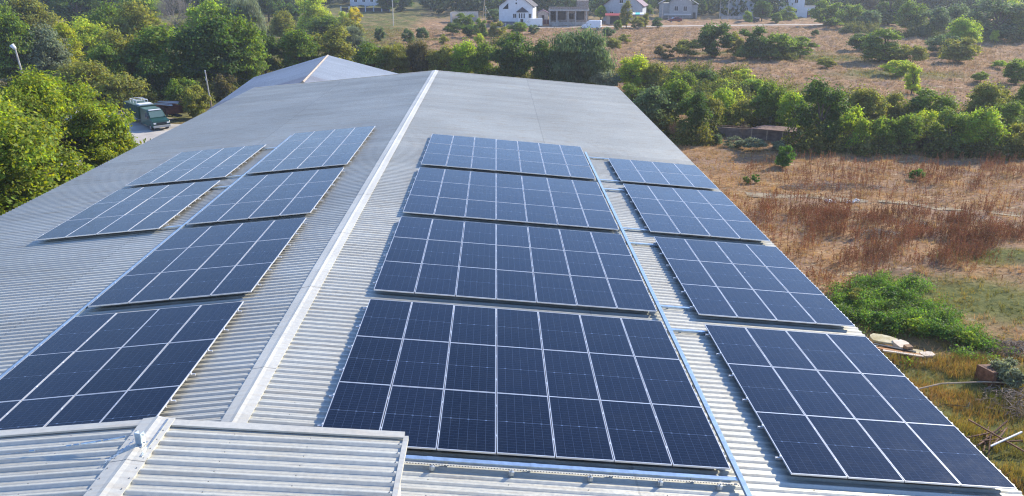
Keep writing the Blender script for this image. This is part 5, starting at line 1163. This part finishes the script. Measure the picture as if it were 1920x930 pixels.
VW = [[(1.55, 1.32), (1.0, 1.98), (.45, 1.98), (.45, 1.32)]]
L, rz, k = face(1109, 54.5); vehicle('van', L+Vector((0, 0, .03)), math.pi-.30, 'white panel van facing left on the dirt road before the brick house', 'van', VAN, 2.0, paint('white_paint', (.78, .8, .82)), VW, [(1.75, 1.32, 1.1, 2.1)], (1.75, -1.75))
L, rz, k = face(1000, 51); vehicle('van', L+Vector((0, 1.5, .03)), math.pi-.05, 'white delivery van parked by the white gabled house, half hidden by bushes', 'van', VAN, 2.0, paint('cream_paint', (.72, .73, .70)), VW, [(1.75, 1.32, 1.1, 2.1)], (1.75, -1.75))
CAR = [(2.05, .3), (2.1, .65), (1.9, .85), (1.0, .98), (.35, 1.42), (-.9, 1.46), (-1.75, 1.02), (-2.05, .95), (-2.1, .3)]
CW = [[(.85, .98), (.3, 1.34), (-.3, 1.36), (-.3, .98)], [(-.38, .98), (-.38, 1.36), (-.85, 1.37), (-1.5, 1.0)]]
L, rz, k = face(1265, 41); vehicle('car', L+Vector((0, 0, .03)), math.pi+.06, 'dark red hatchback parked on the dirt road before the grey house', 'car', CAR, 1.7, paint('dark_red_paint', (.16, .018, .022)), CW, [(.98, 1.0, .38, 1.40), (-1.68, 1.06, -.95, 1.44)], (1.3, -1.3), .3)
L, rz, k = face(1410, 41); vehicle('car', L+Vector((0, 0, .03)), .25, 'dark rounded car parked at the right part of the dirt road', 'car', CAR, 1.7, paint('black_paint', (.02, .025, .03)), CW, [(.98, 1.0, .38, 1.40), (-1.68, 1.06, -.95, 1.44)], (1.3, -1.3), .3)
L, rz, k = face(1308, 29); vehicle('car', L, -1.5, 'silver-grey car standing in the yard between the two grey gabled houses', 'car', CAR, 1.7, paint('grey_paint', (.35, .37, .38)), CW, [(.98, 1.0, .38, 1.40), (-1.68, 1.06, -.95, 1.44)], (1.3, -1.3), .3)
# green box truck
A = G(284, 246); B = G(232, 224); hd = math.atan2(A.y-B.y, A.x-B.x)
Mgreen = mat('dark_green_paint', (.008, .055, .040), .35, .0, .15, 1.2); Mgreen2 = mat('dark_green_box', (.009, .045, .036), .7, 0, .25, 1, spec=.15, col2=(.013, .058, .045))
T = empty('truck', (A.x-math.cos(hd)*.6+math.sin(hd)*-1.0, A.y-math.sin(hd)*.6+math.cos(hd)*1.0, GZ+.03), hd, 'dark green box truck with a white roof rack parked in the yard', 'truck')
SD = [(1.15, .45), (1.2, .95), (1.05, 1.25), (.15, 1.52), (-.55, 2.30), (-.85, 2.42), (-3.0, 2.45), (-3.0, .45)]
n = len(SD); wd = 2.05; hw = lambda z: wd/2-(.12*min(1, (z-1.4)/.8) if z > 1.4 else 0)
V = [(x, s*hw(z), z) for s in (-1, 1) for x, z in SD]; F = [tuple(range(n)), tuple(range(n, 2*n))[::-1]]+[(i, n+i, n+(i+1) % n, (i+1) % n) for i in range(n)]
MB().add(V, F).build('cab', Mgreen, T, .05)
P0 = [(.12, -.86, 1.56), (.12, .86, 1.56), (-.50, .80, 2.27), (-.50, -.80, 2.27)]; MB().add([(x+.03, y, z+.03) for x, y, z in P0]+[(x-.03, y, z-.03) for x, y, z in P0], [(0, 1, 2, 3), (7, 6, 5, 4), (0, 4, 5, 1), (1, 5, 6, 2), (2, 6, 7, 3), (3, 7, 4, 0)]).build('windscreen', mat('pale_windscreen', (.10, .16, .15), .1), T)
for s in (-1, 1):
    d = MB().add([(.1, s*1.032, 1.42), (-.5, s*.965, 2.1), (-1.15, s*.965, 2.1), (-1.15, s*1.032, 1.42), (.1, s*.99, 1.42), (-.5, s*.93, 2.1), (-1.15, s*.93, 2.1), (-1.15, s*.99, 1.42)], [(0, 1, 2, 3), (7, 6, 5, 4), (0, 4, 5, 1), (1, 5, 6, 2), (2, 6, 7, 3), (3, 7, 4, 0)]).build('side_window', M_PANE, T)
    MB().box(1.08, 1.20, s*.78-.15, s*.78+.15, .88, 1.06).build('headlight', M_WFR, T, .01)
    mm = MB(); mm.box(.1, .18, s*1.12-.09, s*1.12+.09, 1.5, 1.85); mm.tube((.1, s*1.0, 1.7), (.14, s*1.1, 1.7), .015); mm.build('mirror', M_DARKM, T)
MB().box(1.16, 1.215, -.55, .55, .80, 1.06).build('grille', M_DARKM, T); MB().box(1.05, 1.32, -1.0, 1.0, .42, .70).build('bumper', mat('grey_bumper', (.33, .35, .36), .6), T, .03)
MB().box(-.9, -.45, -.7, .7, 2.36, 2.47).build('roof_visor', M_WHITE, T, .03)
MB().box(-8.3, -3.12, -1.1, 1.1, .95, 2.62).build('box_body', Mgreen2, T, .03)
MB().box(-8.25, -3.15, -1.06, 1.06, 2.622, 2.66).build('box_roof', mat('pale_green_roof', (.06, .11, .09), .8, 0, .2, 1), T)
MB().box(-2.95, -.95, -.88, .88, 2.462, 2.50).build('cab_roof_panel', mat('pale_green_cab_roof', (.07, .14, .115), .7, 0, .2, 1), T)
b = MB()
for i in range(1, 7): b.box(-8.3+i*.75-.02, -8.3+i*.75+.02, -1.125, -1.103, 1.0, 2.58); b.box(-8.3+i*.75-.02, -8.3+i*.75+.02, 1.103, 1.125, 1.0, 2.58)
b.build('box_rib', Mgreen, T)
b = MB()
for y in (-.7, .7):
    for x in (-6.8, -5.7, -4.6): b.tube((x, y, 2.66), (x, y, 3.15), .035, n=6)
    b.tube((-6.8, y, 3.15), (-4.6, y, 3.15), .035, n=6)
for x in (-6.8, -5.7, -4.6): b.tube((x, -.7, 3.15), (x, .7, 3.15), .035, n=6)
b.build('roof_rack', M_WFR, T); MB().box(-4.3, -3.3, -.8, .8, 2.662, 2.85).build('roof_box', M_WHITE, T, .04)
MB().box(-8.0, -1.2, -.45, .45, .5, .9).build('chassis', M_DARKM, T)
T.scale = (.96, .9, .84)
for x in (0.25, -6.3):
    for s in (-1, 1): wheel(T, x, s*.90, .40, .26)
# red tipping trailer with pipes
L = G(318, 226); L = Vector((L.x-1.0, L.y+1.8, GZ+.03)); TR = empty('trailer', L, hd+.1, 'rust-red tipping trailer behind the green truck', 'trailer')
b = MB(); b.box(-2.2, 2.2, -1.0, -.95, .8, 1.5); b.box(-2.2, 2.2, .95, 1.0, .8, 1.5); b.box(-2.2, -2.15, -.95, .95, .8, 1.5); b.box(2.15, 2.2, -.95, .95, .8, 1.5); b.box(-2.2, 2.2, -1, 1, .7, .798)
b.build('tub', mat('rust_red_paint', (.16, .055, .035), .8, 0, .35, 2), TR); MB().box(-2.0, 3.4, -.3, .3, .5, .68).build('chassis', M_DARKM, TR)
for s in (-1, 1): wheel(TR, -.4, s*.92, .38, .24)
for i in range(7):
    o = MB().tube((-2.6+random.uniform(0, .4), -.7+i*.22, 1.35+.05*i), (2.4+random.uniform(0, .7), -.8+i*.25, 1.75+.06*i), .055, n=8).build('pipe', M_GALV if i % 3 else M_RUST)
    o.location = L; o.rotation_euler.z = hd+.1; tag(o, 'pipe in the bundle of pale and rusty pipes loaded on the red trailer', 'pipe', 'pipes loaded on the red trailer')
# ---------------------------------------------------------------- posts
def post(name, cat, label, px, yb, yt, r, m, lean=(0, 0), head=None, hm=None):
    P = G(px, yb); k = ppm(P); H = (yb-yt)/k; root = empty(name, (P.x, P.y, float(hgt(P.x, P.y))), 0, label, cat)
    MB().tube((0, 0, -.3), (lean[0]*H, lean[1]*H, H), r, r*.7, 10).build('shaft', m, root)
    if head: head(root, Vector((lean[0]*H, lean[1]*H, H)))
    return root
def lamp_head(root, t): MB().tube(t+Vector((0, 0, -.1)), t+Vector((-.25, -.2, .45)), .22, .30, 12).build('lamp_housing', M_WHITE, root, smooth=True)
def small_head(root, t): MB().box(t.x-.25, t.x+.1, t.y-.1, t.y+.1, t.z-.05, t.z+.08).build('lamp_head', M_WHITE, root)
def insul(root, t):
    b = MB()
    for z in (-.2, -1.2): b.tube(t+Vector((.0, 0, z)), t+Vector((0, 0, z+.22)), .10, .07, 8)
    b.build('insulator', M_WHITE, root)
post('lamp_post', 'lamp post', 'leaning wooden lamp post with a white lamp housing in the wood at far left', 58, 192, 92, .15, M_CONC, (-.10, .0), lamp_head)
post('lamp_post', 'lamp post', 'slim straight white lamp pole standing alone in the middle field', 738, 51, 6, .14, M_CREAM, (0, 0), small_head)
post('utility_pole', 'pole', 'leaning white pole with insulators left of the far shed', 397, 205, 134, .10, M_CONC, (-.09, .1), insul)
post('wooden_post', 'post', 'short dark post with a white cap by the warehouse eave', 398, 214, 180, .14, M_WOOD, (0, 0), insul)
post('utility_pole', 'pole', 'leaning tree-like pole left of the white gabled house', 905, 34, -14, .20, M_WOOD, (.12, 0), insul)
post('utility_pole', 'pole', 'thin pole with a stay wire before the white gabled house', 911, 50, 12, .09, M_CONC, (0, 0), insul)
post('utility_pole', 'pole', 'thin pole right of the striped awning', 1241, 40, -4, .10, M_CONC, (0, 0), insul)
post('utility_pole', 'pole', 'thin pole at the left edge of the low blue-grey house', 1364, 40, -6, .11, M_CONC, (0, 0), insul)
post('utility_pole', 'pole', 'thin pole between the lit lawn and the low blue-grey house', 1349, 36, -10, .10, M_CONC, (0, 0), insul)
P0 = G(398, 214); o = MB().tube((P0.x-3.2, P0.y+3, GZ+5.1), (P0.x+5.5, P0.y-2.2, GZ+4.4), .03, n=6).build('power_line', M_DARKM); tag(o, 'sagging wire beside the leaning white pole by the far shed', 'wire')
P0 = G(911, 50); o = MB().tube((P0.x, P0.y, GZ+5.4), (P0.x+3.2, P0.y-3, GZ+.1), .035, n=5).build('stay_wire', M_RIM); tag(o, 'slanting stay wire of the thin pole before the white gabled house', 'wire')
# ---------------------------------------------------------------- debris on the right
def put_at(o, px, py, rz=0, z=0, label=None, cat=None, group=None):
    P = G(px, py); o.location = (P.x, P.y, float(hgt(P.x, P.y))+z); o.rotation_euler.z = rz; return tag(o, label, cat, group)
def slab(name, w_, d_, t, m, seed, tilt=0.):
    """a broken board: ragged outline"""
    r = random.Random(seed); n = 11; poly = []
    for i in range(n):
        a = 2*math.pi*i/n; q = max(abs(math.cos(a)), abs(math.sin(a))); poly.append((math.cos(a)/q*w_/2*r.uniform(.82, 1), math.sin(a)/q*d_/2*r.uniform(.82, 1)))
    o = MB().prism(poly, 0, t, 'z').build(name, m, bevel=.008); o.rotation_euler = (tilt, tilt*.5, 0); return o
M_FOAM = mat('yellow_foam', (.56, .47, .25), .95, 0, .25, 3, .3, col2=(.62, .56, .38)); M_PALE = mat('pale_board', (.62, .54, .44), .9, 0, .15, 3)
put_at(slab('foam_sheet', 1.3, .7, .10, M_FOAM, 1, .14), 1656, 644, -.35, .22, 'yellow foam sheet, largest piece of the heap at the eave', 'foam sheet')
put_at(slab('foam_sheet', .85, .6, .2, M_PALE, 2, .2), 1688, 650, .3, .12, 'crumpled whitish sheet in the middle of the heap at the eave', 'sheet')
put_at(slab('foam_sheet', .8, .4, .1, M_FOAM, 3, .08), 1716, 662, -.2, .08, 'yellow foam piece at the right end of the heap', 'foam sheet')
put_at(slab('foam_sheet', .7, .4, .10, M_PALE, 5, .08), 1738, 668, .2, .08, 'small pale scrap right of the yellow foam pieces', 'sheet')
put_at(MB().box(-.16, .16, -.14, .14, 0, .30).build('carton', mat('brown_carton', (.30, .19, .11), .9), bevel=.01), 1701, 661, .2, .1, 'small brown carton on the heap of foam and planks', 'carton')
for i, (px, py, L_, a_, m_, lb) in enumerate(((1668, 655, 1.5, -.25, M_WOOD, 'upper plank under the whitish sheet'), (1680, 664, 2.0, -.42, mat('orange_plank', (.45, .22, .09), .8, 0, .2, 5), 'orange-brown plank across the front of the heap'), (1692, 669, 1.7, -.38, M_PALE, 'pale plank lowest in the heap'), (1676, 660, 1.8, -.50, M_DARKM, 'dark batten between the planks of the heap'))):
    put_at(MB().box(-L_/2, L_/2, -.07, .07, 0, .045).build('plank', m_, bevel=.005), px, py, a_, .06+.03*i, lb, 'plank')
# rusty tank
o = empty('rusty_tank', (0, 0, 0), 0); put_at(o, 1858, 716, .35, 0, 'rusty dented metal tank half under a thorny shrub', 'tank')
MB().prism([(-.55, -.1), (.50, -.1), (.56, .50), (-.50, .66)], -.42, .42, 'y').build('shell', M_RUST, o, .015)
b = MB(); b.box(-.3, .25, -.44, -.422, .15, .5); b.build('hatch', M_DARKM, o)
o = put_at(MB().path([(-3.1, -.2, .10), (-1.2, .1, .22), (.8, .05, .2), (3.0, -.3, .12)], .035, 7).build('pole', M_WOOD), 1815, 731, .1, .1, 'long thin pole lying across the grass toward the rusty tank', 'pole')
o = put_at(MB().path([(-.6, .1, .05), (-.1, -.15, .12), (.4, -.25, .10), (.55, -.05, .2)], .014, 6).build('wire', M_DARKM), 1790, 762, .0, .05, 'bent dark wire in the grass below the long pole', 'wire')
o = empty('metal_frame', (0, 0, 0), 0); put_at(o, 1858, 832, .3, 0, 'rusty angle-iron frame heap beside the eave in the lower right', 'scrap frame')
r = random.Random(3)
for i in range(9):
    a = r.uniform(-.6, .9); c_ = Vector((r.uniform(-.5, .4), r.uniform(-.4, .5), r.uniform(.1, .35))); d_ = Vector((math.cos(a), math.sin(a), r.uniform(-.25, .25)))*r.uniform(.5, .95)
    MB().bar(c_-d_, c_+d_, .045, .045).build('angle_bar', M_RUST, o)
o = put_at(MB().bar((-.8, -.15, .35), (.85, .2, .5), .055, .055).build('pipe', M_WFR, bevel=.01), 1882, 846, .2, .1, 'white square pipe on the rusty frame heap', 'pipe')
o = put_at(MB().bar((-1.0, .9, .75), (.6, -1.1, .1), .05, .05).build('angle_bar', M_RUST), 1885, 842, .1, .05, 'long rusty bar leaning over the white square pipe', 'bar')
# brush heap of dry branches
def brushheap(label, px, py, rx, ry, h, n, m_, seed):
    r = random.Random(seed); b = MB()
    for i in range(n):
        a = r.uniform(0, 6.28); q = r.random()**.5; c_ = Vector((math.cos(a)*q*rx, math.sin(a)*q*ry, r.random()*h*(1-q*.7))); t = r.uniform(0, 6.28); d_ = Vector((math.cos(t), math.sin(t), r.uniform(-.25, .35)))*r.uniform(.25, .8); w_ = r.uniform(.006, .022)
        b.tube(c_-d_*.5, c_+Vector((r.uniform(-.1, .1), r.uniform(-.1, .1), .08)), w_, w_*.8, 5).tube(c_+Vector((0, 0, .05)), c_+d_*.5, w_*.8, w_*.4, 5)
    o = b.build('brush_heap', m_); return put_at(o, px, py, 0, 0, label, 'brush heap')
M_BRUSH = mat('dry_branches', (.24, .16, .10), .9, 0, .4, 1.5, col2=(.36, .29, .22))
o = brushheap('tangled heap of brown branches on the right border below the rusty tank', 1902, 758, 1.3, 1.2, .6, 260, M_BRUSH, 1); o['kind'] = 'stuff'
o = brushheap('flattened dry branches along the faded track in the field', 1555, 352, 4.5, .9, .35, 420, M_BRUSH, 2); o['kind'] = 'stuff'
o = brushheap('grey twigs lying amid the dock stalks', 1650, 442, 1.6, .9, .4, 200, M_BRUSH, 3); o['kind'] = 'stuff'
o = brushheap('brown twigs in the dry grass at the right border above the tank', 1895, 655, 1.2, .8, .4, 220, M_BRUSH, 4); o['kind'] = 'stuff'
# pale rubble by the track
def stone(name, seed, s, m_):
    r = random.Random(seed); bm = []; b = MB(); n = 7; pr = [(math.cos(i/n*6.28)*s*r.uniform(.7, 1), math.sin(i/n*6.28)*s*r.uniform(.5, .8)) for i in range(n)]
    top = [(x*.6, y*.6) for x, y in pr]; vs = [(x, y, 0) for x, y in pr]+[(x*1.05, y*1.05, s*.35) for x, y in pr]+[(x, y, s*r.uniform(.55, .7)) for x, y in top]
    F = [tuple(range(n))[::-1], tuple(range(2*n, 3*n))]+[(k_*n+i, k_*n+(i+1) % n, (k_+1)*n+(i+1) % n, (k_+1)*n+i) for k_ in (0, 1) for i in range(n)]
    return b.add(vs, F).build(name, m_, bevel=s*.06)
M_STONE = mat('white_limestone', (.62, .60, .56), .9, 0, .15, 4)
for i in range(14):
    put_at(stone('stone', i, random.uniform(.14, .28), M_STONE), (1550+i*3 if i < 6 else 1588+(i-6)*3), 377+random.uniform(-1.5, 2), random.uniform(0, 3), -.02, 'white stone in the left string of rubble on the faded track' if i < 6 else 'white stone in the right clump of rubble on the faded track', 'stone', 'left string of white stones' if i < 6 else 'right clump of white stones')
# ---------------------------------------------------------------- air
hz = bpy.data.materials.new('hazy_air'); hz.use_nodes = True; N = hz.node_tree.nodes; N.remove(N['Principled BSDF'])
pv = N.new('ShaderNodeVolumePrincipled'); pv.inputs['Color'].default_value = (.80, .88, 1, 1); pv.inputs['Density'].default_value = .00034; pv.inputs['Anisotropy'].default_value = .35
hz.node_tree.links.new(pv.outputs[0], N['Material Output'].inputs['Volume'])
o = MB().box(-2300, 2300, -1000, 2700, GZ-3, 50).build('haze', hz); o['kind'] = 'stuff'
# ---------------------------------------------------------------- light, sky, render settings
SAZ, SEL = 56, 30
sl_ = bpy.data.lights.new('sun', 'SUN'); sl_.energy = 4.3; sl_.angle = R(.53); sl_.color = (1, .89, .72)
so = link(bpy.data.objects.new('sun', sl_))
sd = Vector((math.sin(R(SAZ))*math.cos(R(SEL)), math.cos(R(SAZ))*math.cos(R(SEL)), math.sin(R(SEL))))
so.rotation_euler = sd.to_track_quat('Z', 'Y').to_euler(); so.location = (60, 60, 80)
w = bpy.data.worlds.new('World'); sc.world = w; w.use_nodes = True; nt = w.node_tree
sky = nt.nodes.new('ShaderNodeTexSky'); sky.sky_type = 'NISHITA'; sky.sun_disc = False; sky.sun_elevation = R(SEL); sky.sun_rotation = R(SAZ)
sky.altitude = 200; sky.air_density = 1.0; sky.dust_density = .1; sky.ozone_density = 1.6
hsv = nt.nodes.new('ShaderNodeHueSaturation'); hsv.inputs['Saturation'].default_value = 1.14
nt.links.new(sky.outputs[0], hsv.inputs['Color']); mlt = nt.nodes.new('ShaderNodeMix'); mlt.data_type = 'RGBA'; mlt.blend_type = 'MULTIPLY'; mlt.inputs['Factor'].default_value = 1; mlt.inputs['B'].default_value = (1.02, .955, 1.10, 1)
nt.links.new(hsv.outputs[0], mlt.inputs['A']); nt.links.new(mlt.outputs['Result'], nt.nodes['Background'].inputs['Color']); nt.nodes['Background'].inputs['Strength'].default_value = .15
sc.render.engine = 'CYCLES'; sc.view_settings.view_transform = 'Standard'; sc.view_settings.look = 'None'; sc.view_settings.gamma = 1
sc.view_settings.exposure = .90
cy = sc.cycles; cy.use_denoising = True; cy.denoiser = 'OPENIMAGEDENOISE'; cy.denoising_input_passes = 'RGB_ALBEDO_NORMAL'; cy.denoising_prefilter = 'NONE'; cy.max_bounces = 6; cy.diffuse_bounces = 3; cy.glossy_bounces = 3; cy.transmission_bounces = 4; cy.transparent_max_bounces = 6
sc.cycles.filter_width = 1.15; cy.volume_bounces = 0; cy.caustics_reflective = False; cy.caustics_refractive = False; cy.sample_clamp_indirect = 6
